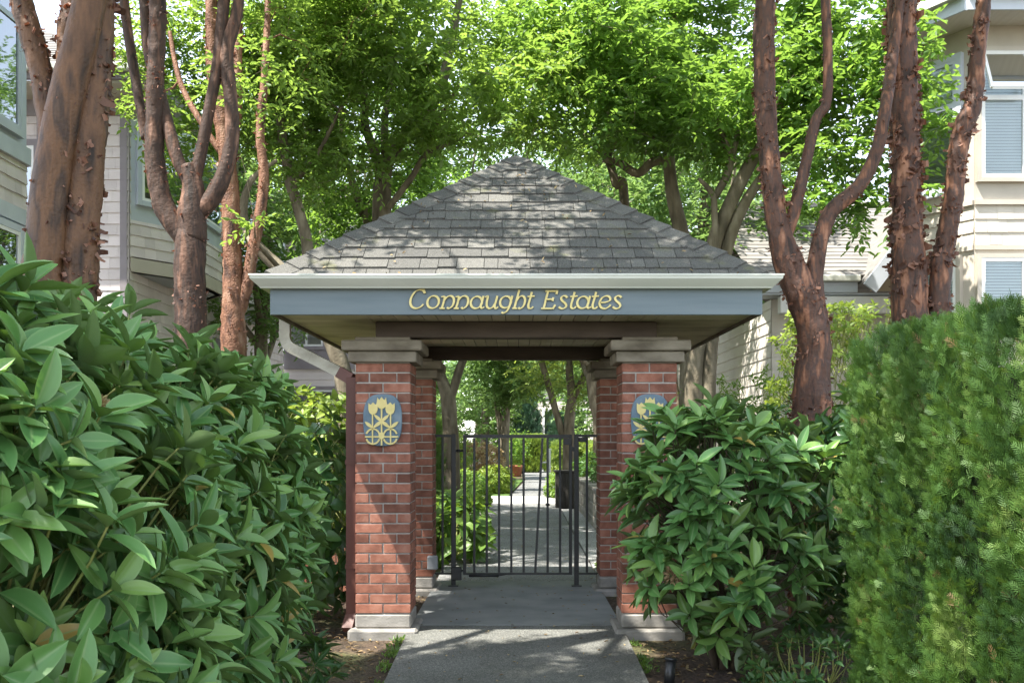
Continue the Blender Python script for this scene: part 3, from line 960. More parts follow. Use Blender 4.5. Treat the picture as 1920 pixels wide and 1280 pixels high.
class Tree:
    def __init__(self, name, base, label, cat, group, bark, seg=10):
        self.t = thing(name, base, label, cat, group)
        self.base = Vector(base)
        self.w = MB(); self.k = MB()
        self.nodes = []; self.nr = []
        self.bark = bark; self.seg = seg

    def limb(self, pts, rad, rough=.06, n_curl=0, size=(.025, .07), step=None, rfreq=7, stretch=.5, node_from=0.3):
        step = step or (.022 if n_curl else .05)
        P, R = spline(pts, rad, step)
        self.w.tube(P, R, self.seg, 0, rough, rfreq, True, None, stretch, min(.004, n_curl * 2e-5))
        if n_curl: curls(self.w, P, R, int(n_curl * 5.0), size=size)
        for i in range(int(len(P) * node_from), len(P), max(1, int(.15 / step))):
            self.nodes.append(P[i]); self.nr.append(R[i])
        return self

    def crown(self, ells, n, per, leaf, mat, ln=(.06, .09), wr=.5, gap=.0, nscale=.7, shoot=(.22, .42), keep=None, tw=5, name='crown', droop=.25):
        C = []
        tries = 0
        tot = sum(e[3] if len(e) > 3 else e[1][0] * e[1][1] * e[1][2] for e in ells)
        while len(C) < n and tries < n * 40:
            tries += 1
            u = random.random() * tot
            for e in ells:
                u -= e[3] if len(e) > 3 else e[1][0] * e[1][1] * e[1][2]
                if u <= 0: break
            d = Vector((random.gauss(0, 1), random.gauss(0, 1), random.gauss(0, 1))).normalized() * (random.random() ** .4)
            p = Vector(e[0]) + Vector((d.x * e[1][0], d.y * e[1][1], d.z * e[1][2]))
            if noise.noise(p * nscale + Vector((self.base.x * 3.1, 7.7, 1.3))) < gap - random.random() * .15: continue
            if keep and not keep(p): continue
            if not gaps(p): continue
            C.append(p)
        nodes = [tuple(p) for p in self.nodes]; nr = list(self.nr)
        cen = np.array(nodes)
        C.sort(key=lambda p: np.min(((cen - np.array(p)) ** 2).sum(1)))
        NA = np.zeros((len(nodes) + len(C) * 4, 3)); NA[:len(nodes)] = nodes
        cnt = len(nodes)
        for p in C:
            pa = np.array(p)
            D = ((NA[:cnt] - pa) ** 2).sum(1) + 0.5 * np.maximum(0, NA[:cnt, 2] - pa[2] + .1) ** 2
            i = int(D.argmin())
            q0 = Vector(NA[i]); r0 = nr[i]
            dist = (p - q0).length
            m1 = q0.lerp(p, .35) + Vector((random.gauss(0, .08), random.gauss(0, .08), random.gauss(.05, .06))) * dist
            m2 = q0.lerp(p, .7) + Vector((random.gauss(0, .08), random.gauss(0, .08), random.gauss(.04, .06))) * dist
            ra = min(r0 * .75, .006 + .014 * dist)
            self.w.tube([q0, m1, m2, p], [ra, ra * .8, ra * .55, .0025], tw, 0, 0, 1, False)
            for qq, rr in ((m1, ra * .8), (m2, ra * .55), (p, .004)):
                NA[cnt] = qq; nr.append(rr); cnt += 1
        # leafy shoots
        C = np.array(C)
        ns = per
        nl = leaf
        N = len(C)
        O = np.repeat(C, ns, 0)
        dirs = nrm(RNG.normal(size=(N * ns, 3)) * np.array([1, 1, .6]) + np.array([0, 0, .12]))
        sl = RNG.uniform(shoot[0], shoot[1], N * ns)
        tt = (np.arange(nl) + .6) / nl
        pos = O[:, None, :] + dirs[:, None, :] * (sl[:, None] * tt[None, :])[:, :, None]
        pos[:, :, 2] -= (droop * sl[:, None] * tt[None, :] ** 2)
        up = np.array([0, 0, 1.0])
        side = nrm(np.cross(dirs, up))
        sg = np.where(np.arange(nl) % 2 == 0, 1.0, -1.0)
        X = dirs[:, None, :] * .65 + side[:, None, :] * (sg[None, :] * .8)[:, :, None] + RNG.normal(size=(N * ns, nl, 3)) * .28
        X[:, :, 2] -= .18
        Nn = up[None, None, :] + RNG.normal(size=(N * ns, nl, 3)) * .42
        M = N * ns * nl
        Ln = RNG.uniform(ln[0], ln[1], M)
        rn = np.clip(np.repeat(RNG.normal(.45, .18, N), ns * nl) + RNG.normal(0, .16, M), 0, 1)
        leaves(name, HEX, pos.reshape(-1, 3), X.reshape(-1, 3), Nn.reshape(-1, 3), Ln, Ln * wr * RNG.uniform(.85, 1.15, M), mat, self.t, rnd=rn, smooth=False)
        return self

    def done(self, curlmat=None):
        self.w.build('trunk', [self.bark, curl_m], self.t)
        return self.t


def pix(p):
    return CX + p.x * F / p.y, HY - (p.z - H) * F / p.y


def above(lim):
    """crown pruned high: nothing hangs lower than the photo's pixel rows given per column"""
    def k(p):
        if p.y < .5: return True
        px, py = pix(p)
        for x0, x1, y in lim:
            if x0 <= px <= x1 and py > y: return False
        return True
    return k


SUNV = Vector((-.478, -.286, 1)).normalized()
GAPS = [((-.2, 6.55, 2.53), .40), ((.15, 6.75, 2.64), .30), ((-.85, 6.75, 2.64), .28), ((.35, 7.05, 2.83), .30), ((-.15, 7.3, 3.0), .28), ((0, 7.75, 3.35), .28),
        ((-1.02, 6.88, .75), .72), ((-.85, 6.88, .2), .66), ((.0, 6.84, 0), .36), ((.35, 6.82, 0), .46), ((.7, 6.87, 0), .40), ((-.95, 6.35, 0), .36),
        ((1.85, 4.45, .3), .42), ((1.85, 4.42, .8), .38), ((1.85, 4.38, 1.3), .40), ((1.85, 4.30, 1.75), .44), ((1.85, 5.25, 1.5), .34), ((1.85, 5.22, 1.05), .36), ((1.85, 5.2, .6), .34), ((1.85, 3.72, .9), .38),
        ((-.75, 10.9, .5), .7), ((-.9, 11.6, .5), .6), ((0, 21.5, 0), 1.6), ((0, 24, 0), 1.6), ((-1.2, 24, 0), 1.6), ((0, 28, 0), 1.8), ((0, 37, .5), 2.4)]


def gaps(p):
    """openings in the canopy through which the sun reaches the wall, path and hedge"""
    for g, r in GAPS:
        d = p - Vector(g)
        if (d - SUNV * d.dot(SUNV)).length < r: return False
    return True


PB = 'paperbark maples beside the pavilion'
# A: stout pair at the far left
base = Vector((-2.22, 5.0, gz(5) - .03))
A = Tree('paperbark_tree', base, 'thick tan paperbark tree with smooth leaning stem, left of the rhododendron top', 'tree', PB, bark_tan, 22)
A.limb([base + Vector((-.10, 0, 0)), at(78, 600, 5.0), at(84, 470, 5.0), at(97, 330, 5.0), at(128, 170, 5.0), at(165, 20, 5.02), at(215, -250, 5.1), (-1.9, 5.3, 5.6)], [.14, .10, .092, .09, .085, .08, .075, .05], .03, 45, (.02, .05))
A.limb([base + Vector((.12, .12, 0)), at(141, 620, 5.12), at(142, 520, 5.12), at(150, 400, 5.12), at(163, 230, 5.12), at(178, 60, 5.14), at(185, -200, 5.2), (-2.2, 5.2, 6.2)], [.14, .11, .105, .10, .098, .09, .08, .05], .06, 560, (.035, .08))
A.limb([at(88, 500, 5.2), at(96, 330, 5.25), at(96, 250, 5.3), at(80, 150, 5.3), at(45, 20, 5.3), at(-10, -150, 5.3), (-3.3, 5.2, 5.2)], [.06, .062, .062, .06, .055, .05, .04], .10, 160, (.03, .06))
A.limb([at(128, 330, 5.25), at(128, 180, 5.3), at(125, 60, 5.35), at(135, -60, 5.4), (-2.6, 5.6, 5.2)], [.05, .05, .048, .045, .03], .12, 120, (.03, .07))
A.limb([(-1.9, 5.3, 5.6), (-1.6, 4.2, 6.2), (-1.5, 3.0, 6.7)], [.05, .04, .025], .03)
A.limb([(-2.2, 5.2, 6.2), (-2.8, 3.6, 6.5), (-3.2, 1.8, 6.9)], [.05, .04, .025], .03)
A.limb([(-3.3, 5.2, 5.2), (-4.0, 4.2, 6.0), (-4.4, 2.8, 6.8)], [.04, .03, .02], .03)
A.crown([((-2.9, 4.8, 6.6), (2.0, 2.0, 1.2)), ((-4.2, 1.5, 7.2), (1.7, 1.5, .9)), ((-3.3, 3.7, 6.9), (1.5, 1.6, 1.0), 6), ((-1.0, 2.4, 6.9), (1.2, 1.7, .6), 3.6), ((-4.6, 4.0, 6.4), (1.4, 1.8, 1.1))], 1200, 4, 9, tree_m, (.07, .11), .5, -.36, .6, (.25, .5))
A.done()

# B: dark forked tree
base = Vector((-2.08, 6.5, -.05))
B = Tree('paperbark_tree', base, 'dark forked paperbark tree, first one left of the pavilion roof with four upright stems', 'tree', PB, bark_dark, 20)
Yb = 6.5
B.limb([base, at(356, 530, Yb), at(360, 440, Yb), at(360, 400, Yb), at(362, 350, Yb), at(352, 310, Yb)], [.12, .098, .094, .092, .065, .05], .10, 140, (.02, .045))
B.limb([at(350, 455, Yb), at(330, 425, Yb), at(303, 375, Yb), at(290, 300, Yb), at(290, 180, Yb), at(296, 40, Yb), at(300, -150, Yb), (-2.25, 6.7, 5.6)], [.06, .068, .066, .058, .052, .052, .045, .03], .10, 190, (.02, .045))
B.limb([at(356, 345, Yb), at(330, 290, Yb), at(300, 180, Yb + .05), at(280, 90, Yb + .08), at(270, -20, Yb + .1), at(250, -200, 6.6), (-3.0, 6.8, 5.5)], [.042, .042, .042, .042, .04, .035, .02], .06, 20, (.02, .04))
B.limb([at(362, 355, Yb), at(376, 290, Yb), at(395, 190, Yb), at(410, 110, Yb), at(420, 0, Yb), at(440, -200, 6.5), (-1.6, 6.6, 5.5)], [.04, .038, .036, .038, .038, .03, .02], .06, 20, (.02, .04))
B.limb([at(368, 400, Yb), at(395, 375, Yb), at(418, 330, Yb), at(435, 260, Yb), at(432, 180, Yb), at(425, 100, Yb), at(445, 20, Yb), at(470, -120, Yb), (-1.2, 6.5, 5.4)], [.06, .056, .05, .046, .042, .045, .036, .03, .02], .09, 90, (.02, .045))
B.limb([at(273, 260, 6.6), at(256, 160, 6.65), at(240, 60, 6.7), at(228, -40, 6.7), at(210, -200, 6.8)], [.03, .032, .032, .03, .022], .06, 20, (.02, .04))
B.limb([(-2.25, 6.7, 5.6), (-1.6, 7.4, 6.6)], [.03, .015], .02)
B.limb([(-1.2, 6.5, 5.4), (-.4, 6.6, 6.3)], [.02, .012], .02)
B.crown([((-1.9, 6.6, 6.7), (2.2, 1.9, 1.3)), ((-.6, 6.0, 6.9), (1.6, 1.6, 1.1))], 520, 4, 9, tree_m, (.07, .10), .5, -.22, .7, (.25, .45), keep=above([(-500, 430, -30), (430, 2500, -10)]))
B.done()

# C: orange trunk further back
base = Vector((-2.66, 9.5, -.05))
Yc = 9.5
Cc = Tree('paperbark_tree', base, 'bright orange peeling paperbark tree standing just off the left gutter corner', 'tree', PB, bark_orange, 18)
Cc.limb([base, at(440, 700, Yc), at(437, 600, Yc), at(437, 520, Yc), at(434, 440, Yc), at(430, 340, Yc), at(418, 240, Yc), at(400, 130, Yc), at(395, -20, Yc), (-3.0, 9.6, 6.4)], [.15, .12, .11, .09, .085, .08, .07, .062, .05, .03], .09, 300, (.025, .06))
Cc.limb([at(444, 595, Yc), at(462, 540, Yc), at(472, 480, Yc), at(486, 410, Yc), at(495, 330, Yc), at(488, 250, Yc), at(497, 130, Yc), (-2.4, 9.7, 6.0)], [.06, .058, .055, .052, .045, .042, .035, .02], .08, 120, (.025, .06))
Cc.limb([at(430, 330, Yc), at(443, 220, Yc), at(446, 100, Yc), at(450, -30, Yc)], [.05, .045, .04, .03], .08, 60, (.025, .06))
Cc.limb([at(425, 300, Yc), at(390, 250, Yc), at(340, 160, Yc + .1), at(318, 60, Yc + .2)], [.03, .03, .028, .02], .04)
Cc.crown([((-2.9, 10.3, 6.2), (1.8, 1.5, 1.5)), ((-3.6, 10.8, 4.9), (.7, .9, 1.1), .8), ((-3.2, 10.8, 5.0), (.95, .8, 1.5), 2.6)], 460, 4, 9, tree2_m, (.06, .085), .5, -.05, .8, (.2, .4), keep=above([(-500, 215, -50), (215, 300, 320), (300, 470, 330)]))
Cc.done()

# D: forked tree right of the pavilion
Yd = 7.2
base = Vector((2.13, Yd, -.05))
Dd = Tree('paperbark_tree', base, 'red-brown paperbark tree with three stems, right beside the pavilion gutter', 'tree', PB, bark_red, 22)
Dd.limb([base, at(1521, 740, Yd), at(1527, 660, Yd), at(1522, 600, Yd), at(1503, 550, Yd), at(1480, 495, Yd), at(1460, 430, Yd), at(1446, 330, Yd), at(1436, 200, Yd), at(1432, 80, Yd), at(1428, -60, Yd), (1.5, 7.3, 5.8)], [.16, .135, .118, .115, .12, .105, .082, .068, .074, .076, .065, .035], .11, 520, (.028, .07))
Dd.limb([at(1470, 450, Yd), at(1488, 400, Yd), at(1510, 310, Yd), at(1530, 225, Yd), at(1550, 190, Yd), at(1552, 90, Yd), at(1548, -10, Yd), at(1552, -200, 7.2), (2.4, 7.3, 5.8)], [.05, .045, .04, .036, .034, .034, .034, .03, .02], .05, 60, (.018, .04))
Dd.limb([at(1530, 590, Yd), at(1527, 520, Yd), at(1538, 450, Yd), at(1560, 395, Yd), at(1610, 350, Yd), at(1645, 280, Yd), at(1662, 190, Yd), at(1672, 120, Yd + .2), at(1690, -40, Yd + .3), (3.0, 7.6, 6.0)], [.08, .062, .056, .055, .05, .046, .042, .04, .035, .02], .08, 110, (.02, .045))
Dd.limb([(1.5, 7.3, 5.8), (.8, 6.4, 6.5)], [.035, .015], .02)
Dd.crown([((1.6, 7.4, 6.9), (2.2, 1.9, 1.3)), ((.9, 5.4, 7.0), (1.5, 1.6, 1.0))], 400, 4, 9, tree_m, (.07, .10), .5, .0, .7, (.25, .45), keep=above([(-500, 3000, -15)]))
Dd.done()

# E: two straight stems at the right
Ye = 7.6
base = Vector((3.0, Ye, -.05))
E = Tree('paperbark_tree', base, 'shaggy red paperbark tree with straight stem and wavy second stem, behind the clipped hedge', 'tree', PB, bark_red, 22)
E.limb([base, at(1706, 590, Ye), at(1703, 480, Ye), at(1700, 380, Ye), at(1697, 250, Ye), at(1692, 120, Ye), at(1690, -20, Ye), at(1690, -250, Ye), (3.1, 7.6, 6.6)], [.19, .13, .118, .105, .102, .106, .105, .08, .04], .12, 1000, (.045, .10))
E.limb([base + Vector((.22, 0, 0)), at(1762, 570, Ye), at(1772, 460, Ye), at(1788, 370, Ye), at(1796, 290, Ye), at(1806, 240, Ye), at(1826, 190, Ye), at(1832, 110, Ye), at(1845, 0, Ye), at(1870, -200, Ye), (4.2, 7.6, 5.8)], [.10, .078, .072, .068, .066, .074, .062, .055, .052, .045, .03], .10, 520, (.035, .085))
E.limb([(3.1, 7.6, 6.6), (2.4, 6.6, 7.4)], [.04, .02], .02)
E.crown([((3.3, 7.2, 7.2), (2.0, 1.9, 1.2)), ((2.6, 4.6, 7.4), (1.7, 1.6, 1.0))], 330, 4, 9, tree_m, (.07, .10), .5, .05, .7, (.25, .45), keep=above([(-500, 3000, -15)]))
E.done()

MG = 'garden maples behind the pavilion'
# T1
Y1 = 12.8
base = Vector((-1.70, Y1, -.02))
T = Tree('maple_tree', base, 'grey-barked tree forking just above the left slope of the pavilion roof', 'tree', MG, bark_grey, 12)
T.limb([base, at(716, 420, Y1), at(718, 340, Y1), at(722, 295, Y1)], [.16, .125, .11, .11], .07, step=.08, rfreq=5, node_from=.8)
T.limb([at(716, 330, Y1), at(700, 280, Y1), at(684, 230, Y1), at(680, 150, Y1), at(660, 60, Y1), (-2.2, 12.6, 7.4)], [.07, .06, .055, .05, .04, .02], .05)
T.limb([at(724, 310, Y1), at(755, 260, Y1), at(800, 215, Y1), at(830, 150, Y1), at(850, 60, Y1), (-.6, 12.7, 7.6)], [.08, .075, .075, .07, .05, .03], .06)
T.limb([at(722, 300, Y1), at(722, 220, Y1 + .2), at(735, 120, Y1 + .3), (-1.6, 13.0, 7.6)], [.055, .045, .035, .02], .05)
T.limb([at(728, 390, Y1 - .2), at(770, 335, Y1 - .3), at(800, 290, Y1 - .4), at(860, 262, Y1 - .5)], [.045, .04, .032, .02], .05)
T.limb([at(795, 300, Y1 - .4), at(815, 240, Y1 - .5), at(860, 160, Y1 - .8)], [.03, .025, .015], .05)
T.crown([((-1.6, 12.4, 6.3), (2.3, 1.9, 2.0)), ((-.6, 11.8, 5.6), (1.5, 1.2, 1.1)), ((-2.6, 12.0, 5.4), (1.1, 1.0, .9))], 520, 4, 9, tree2_m, (.08, .125), .5, -.08, .8, (.22, .45), keep=above([(590, 760, 330), (380, 480, 330), (760, 1100, 270)]))
T.done()
# T2 leaning
Y2 = 11.0
base = Vector((-1.85, Y2, -.02))
T = Tree('maple_tree', base, 'slim mossy tree leaning left behind the downspout corner of the pavilion', 'tree', MG, bark_grey, 10)
T.limb([base, at(646, 740, Y2), at(630, 660, Y2), at(590, 570, Y2), at(525, 505, Y2), at(478, 455, Y2), at(456, 405, Y2), at(470, 340, Y2), at(520, 300, Y2)], [.11, .10, .095, .09, .08, .062, .055, .035, .02], .06, step=.07)
T.limb([at(560, 540, Y2 + .4), at(577, 470, Y2 + .5), at(556, 380, Y2 + .5), at(545, 345, Y2 + .5), at(530, 260, Y2 + .5), at(522, 200, Y2 + .5), at(500, 120, Y2 + .5), at(470, 100, Y2 + .4)], [.07, .068, .062, .062, .055, .05, .045, .03], .06)
T.limb([at(549, 345, Y2 + .5), at(580, 310, Y2 + .5), at(606, 270, Y2 + .4), at(640, 200, Y2 + .2)], [.035, .03, .025, .015], .05)
T.limb([at(525, 210, Y2 + .5), at(560, 170, Y2 + .5), at(600, 110, Y2 + .5), (-2.0, 11.5, 6.2)], [.04, .035, .03, .02], .05)
T.limb([at(505, 125, Y2 + .5), at(500, 40, Y2 + .5), (-2.8, 11.6, 6.4)], [.04, .03, .02], .05)
T.crown([((-2.3, 11.6, 5.6), (1.2, 1.1, 1.5)), ((-2.75, 11.0, 4.0), (.55, .8, .85), .7), ((-1.7, 11.2, 6.3), (1.0, 1.0, 1.0)), ((-2.42, 9.0, 4.15), (.42, .4, 1.0), 1.3)], 380, 4, 9, tree2_m, (.055, .085), .52, -.08, .9, (.2, .4), keep=above([(440, 530, 480), (-100, 440, 230), (530, 700, 400)]))
T.done()
# slim trunk between T1 and T2
Y4 = 14.5
base = Vector((-2.2, Y4, -.02))
T = Tree('maple_tree', base, 'thin grey trunk slanting up behind the middle of the roof left slope', 'tree', MG, bark_grey, 9)
T.limb([base, at(690, 430, Y4), at(680, 400, Y4), at(660, 340, Y4), at(645, 290, Y4), at(640, 200, Y4), (-2.6, 14.4, 6.9)], [.09, .07, .065, .058, .05, .04, .02], .05)
T.limb([at(660, 345, Y4), at(612, 372, Y4), at(590, 340, Y4)], [.03, .025, .015], .05)
T.crown([((-2.4, 14.6, 6.6), (1.7, 1.5, 1.9)), ((-2.3, 14.6, 4.5), (1.3, 1.2, .8), 1.2)], 340, 4, 9, tree_m, (.08, .12), .5, -.06, .8, (.25, .45), keep=above([(440, 530, 430)]))
T.done()
# T3 right multi-stem
Y3 = 12.0
base = Vector((2.15, Y3, -.02))
T = Tree('maple_tree', base, 'pale multi-stemmed tree rising behind the right slope of the pavilion roof', 'tree', MG, bark_grey, 12)
T.limb([base, at(1300, 720, Y3), at(1318, 600, Y3), at(1335, 470, Y3), at(1370, 380, Y3), at(1405, 310, Y3), at(1440, 250, Y3), at(1500, 120, Y3)], [.13, .11, .10, .095, .085, .078, .06, .03], .06, step=.07)
T.limb([base + Vector((.1, .05, 0)), at(1330, 690, Y3), at(1348, 540, Y3), at(1362, 470, Y3), at(1385, 405, Y3), at(1420, 345, Y3), at(1470, 290, Y3), at(1560, 240, Y3)], [.11, .09, .08, .075, .068, .06, .045, .02], .06, step=.07)
T.limb([at(1344, 470, Y3 - .1), at(1340, 410, Y3 - .1), at(1336, 365, Y3 - .1), at(1310, 335, Y3 - .2)], [.045, .04, .038, .02], .06)
T.limb([at(1340, 370, Y3), at(1368, 310, Y3), at(1350, 240, Y3), at(1335, 190, Y3)], [.045, .05, .04, .02], .06)
T.limb([at(1372, 300, Y3), at(1385, 230, Y3), at(1380, 120, Y3)], [.035, .03, .015], .06)
T.crown([((2.1, 12.0, 6.2), (1.9, 1.6, 1.9)), ((3.1, 11.4, 5.4), (1.3, 1.1, 1.3)), ((3.2, 11.0, 4.2), (.8, .8, .7), .7), ((4.25, 10.5, 4.7), (.5, .6, 1.2), 1.5), ((3.85, 10.9, 5.3), (.7, .7, 1.3), 2.0)], 620, 4, 9, tree_m, (.08, .125), .52, -.08, .8, (.22, .45), keep=above([(1290, 1420, 300), (1000, 1290, 270), (1420, 1760, 440), (1790, 2200, -20)]))
T.done()
# T3b trunk behind
Y5 = 13.0
base = Vector((2.25, Y5, -.02))
T = Tree('maple_tree', base, 'upright grey trunk with a knuckled side limb behind the roof right slope', 'tree', MG, bark_grey, 11)
T.limb([base, at(1290, 520, Y5), at(1278, 440, Y5), at(1262, 370, Y5), at(1254, 290, Y5), at(1256, 200, Y5), at(1262, 110, Y5), (2.1, 13, 7.3)], [.14, .11, .10, .09, .075, .065, .05, .02], .06, step=.08)
T.limb([at(1250, 300, Y5), at(1222, 305, Y5), at(1195, 325, Y5), at(1160, 305, Y5), at(1130, 300, Y5)], [.055, .06, .055, .05, .03], .14)
T.limb([at(1254, 275, Y5), at(1220, 255, Y5), at(1180, 235, Y5), at(1150, 205, Y5)], [.035, .032, .025, .015], .06)
T.limb([at(1256, 200, Y5), at(1225, 120, Y5), at(1190, 40, Y5)], [.03, .025, .012], .06)
T.crown([((2.0, 13.2, 6.6), (1.9, 1.5, 1.9)), ((.8, 12.6, 6.0), (1.2, 1.1, 1.3))], 420, 4, 9, tree_m, (.08, .125), .5, -.06, .8, (.25, .45), keep=above([(1000, 1420, 290)]))
T.done()
Y6 = 14.0
base = Vector((1.6, Y6, -.02))
T = Tree('maple_tree', base, 'gnarled slim trunk bending left just right of the roof apex', 'tree', MG, bark_grey, 9)
T.limb([base, at(1172, 400, Y6), at(1155, 345, Y6), at(1140, 300, Y6), at(1112, 268, Y6), at(1085, 250, Y6)], [.10, .07, .062, .058, .05, .025], .10)
T.limb([at(1140, 300, Y6), at(1143, 270, Y6), at(1118, 245, Y6), at(1100, 180, Y6), (.9, 14, 6.8)], [.045, .05, .035, .03, .015], .10)
T.crown([((.8, 14.2, 6.6), (1.8, 1.5, 1.6)), ((.5, 14.4, 4.9), (1.4, 1.0, .6), .8)], 300, 4, 9, tree2_m, (.07, .10), .5, -.03, .8, (.25, .45), keep=above([(900, 1300, 300)]))
T.done()

# background trees beyond, each a different spot
FB = 'trees further along the garden path'
specs = [  # x, y, crown centre z, rx, rz, n, mat, label
    (-4.8, 19.0, 5.6, 2.6, 2.4, 330, far_m, 'tall light-green tree left of the path beyond the first maples'),
    (3.3, 18.0, 5.6, 2.4, 2.4, 330, far_m, 'tall light-green tree right of the path beyond the first maples'),
    (1.95, 24.5, 8.4, 2.8, 2.8, 330, far_m, 'high-crowned tree whose leaves fill the gap over the apex'),
    (3.6, 22.5, 7.6, 2.8, 2.8, 300, far_m, 'broad green tree filling the sky right of the roof apex'),
    (-2.3, 24.0, 7.8, 2.6, 2.6, 300, far_m, 'high-crowned tree whose leaves show just left of the roof apex'),
    (-5.2, 26.0, 7.5, 3.2, 3.2, 300, far_m, 'distant tree showing between left building and pavilion roof'),
    (5.6, 26.5, 7.0, 3.2, 3.6, 300, far_m, 'distant tree above the pale roof at right'),
]
for x, y, cz, rx, rz, n, m, lab in specs:
    T = Tree('maple_tree', (x, y, -.02), lab, 'tree', FB, bark_grey, 9)
    T.limb([(x, y, -.02), (x + .1, y, 1.6), (x - .1, y + .1, 3.2), (x + .1, y, cz), (x, y, cz + rz * .6)], [.2, .15, .13, .08, .03], .05, step=.15)
    for k in range(4):
        an = k * 1.6 + x
        T.limb([(x - .05, y, 2.6 + .4 * k), (x + rx * .35 * math.cos(an), y + rx * .35 * math.sin(an), 3.8 + .4 * k), (x + rx * .7 * math.cos(an), y + rx * .7 * math.sin(an), cz + .3 * k)], [.07, .05, .02], .05, step=.15)
    T.crown([((x, y, cz), (rx, rx * .9, rz))], n, 4, 9, m, (.10, .15), .52, -.02, .55, (.3, .65), tw=4)
    T.done()

# trees seen through the gate
base = Vector((-1.09, 16.5, -.02)); Yg = 16.5
T = Tree('maple_tree', base, 'pale forked trunk left of the path seen through the gate top', 'tree', FB, bark_grey, 12)
T.limb([base, at(846, 850, Yg), at(843, 790, Yg), at(840, 745, Yg), at(828, 710, Yg), at(815, 660, Yg), (-1.8, 16.5, 4.2)], [.17, .14, .125, .125, .09, .075, .05], .06, step=.08)
T.limb([at(843, 750, Yg), at(853, 720, Yg), at(862, 690, Yg), at(880, 640, Yg), (-.6, 16.6, 4.2)], [.08, .075, .07, .06, .04], .06)
T.crown([((-1.4, 16.6, 4.3), (2.0, 1.8, 1.5))], 230, 4, 9, tree_m, (.08, .11), .5, -.02, .8, (.25, .5), keep=above([(700, 1000, 725)]))
T.done()
base = Vector((1.36, 26.0, -.02)); Yg = 26.0
T = Tree('maple_tree', base, 'pale forked tree right of the path with yellow-green leaves, through the gate', 'tree', FB, bark_grey, 12)
T.limb([base, at(1066, 830, Yg), at(1068, 780, Yg), at(1072, 745, Yg), at(1068, 700, Yg), at(1065, 640, Yg), (1.2, 26, 6)], [.17, .15, .14, .12, .10, .08, .04], .06, step=.12)
T.limb([at(1055, 815, Yg), at(1042, 770, Yg), at(1028, 720, Yg), at(1016, 680, Yg), at(1000, 620, Yg), (.3, 26, 5.4)], [.10, .09, .085, .08, .06, .03], .06, step=.12)
T.limb([at(1074, 745, Yg), at(1088, 720, Yg), at(1102, 690, Yg), at(1120, 640, Yg), (2.4, 26, 5.4)], [.10, .09, .085, .07, .03], .06, step=.12)
T.crown([((1.4, 26.2, 4.6), (2.8, 2.4, 2.2))], 400, 4, 9, lime_m, (.10, .15), .52, -.02, .6, (.3, .6), keep=above([(1000, 1060, 800), (1060, 1200, 790)]))
T.done()
base = Vector((-.40, 33.5, -.02)); Yg = 33.5
T = Tree('maple_tree', base, 'dark upright trunk in the middle distance above the pink shrub', 'tree', FB, bark_grey, 10)
T.limb([base, at(945, 850, Yg), at(947, 790, Yg), at(949, 740, Yg), at(950, 690, Yg), (-.3, 33.5, 6)], [.2, .17, .16, .15, .12, .05], .05, step=.15)
T.limb([at(940, 815, Yg), at(936, 790, Yg), at(932, 765, Yg), at(925, 720, Yg)], [.11, .1, .09, .05], .05, step=.15)
T.crown([((-.6, 33.5, 4.3), (3.2, 2.5, 1.9))], 380, 4, 9, far_m, (.13, .19), .52, -.02, .6, (.35, .7), keep=above([(800, 1010, 765)]))
T.done()
for x, y, cz, rx, rz, n, m, lab in (
        (-4.2, 36, 3.6, 3.2, 3.4, 420, far_m, 'bushy pale green tree far left beyond the gate'),
        (-1.6, 48, 4.6, 4.2, 4.4, 460, far_m, 'light leafy tree closing the far end of the garden'),
        (-5.2, 29.5, 3.0, 2.5, 2.8, 330, far_m, 'low-crowned leafy tree behind the thuja columns at left of the garden'),
        (-7.0, 54, 3.6, 4.0, 3.8, 330, far_m, 'far pale green tree low behind the left garden shrubs'),
        (-2.4, 60, 3.4, 4.0, 3.6, 330, far_m, 'farthest pale green tree straight behind the upright dark trunk'),
        (7.5, 52, 3.6, 3.6, 3.8, 300, far_m, 'far tree right of the white house behind the gate post'),
        (4.6, 40, 3.8, 3.0, 3.2, 380, far_m, 'green tree far right beyond the gate in front of the white house'),
        (2.6, 50, 6.6, 3.6, 4.0, 360, far_m, 'tall far tree behind the yellow-green forked tree')):
    T = Tree('maple_tree', (x, y, -.02), lab, 'tree', FB, bark_grey, 8)
    T.limb([(x, y, -.02), (x + .1, y, cz * .5), (x, y, cz + rz * .5)], [.25, .2, .05], .05, step=.3)
    T.crown([((x, y, cz), (rx, rx * .8, rz))], n, 4, 9, m, (.16, .24), .55, -.05, .45, (.45, .9), tw=4)
    T.done()

# ------------------------------------------------------------------ shrubs
def inside(p, ells):
    return min(((p[0] - c[0]) / r[0]) ** 2 + ((p[1] - c[1]) / r[1]) ** 2 + ((p[2] - c[2]) / r[2]) ** 2 for c, r in ells) ** .5 - 1


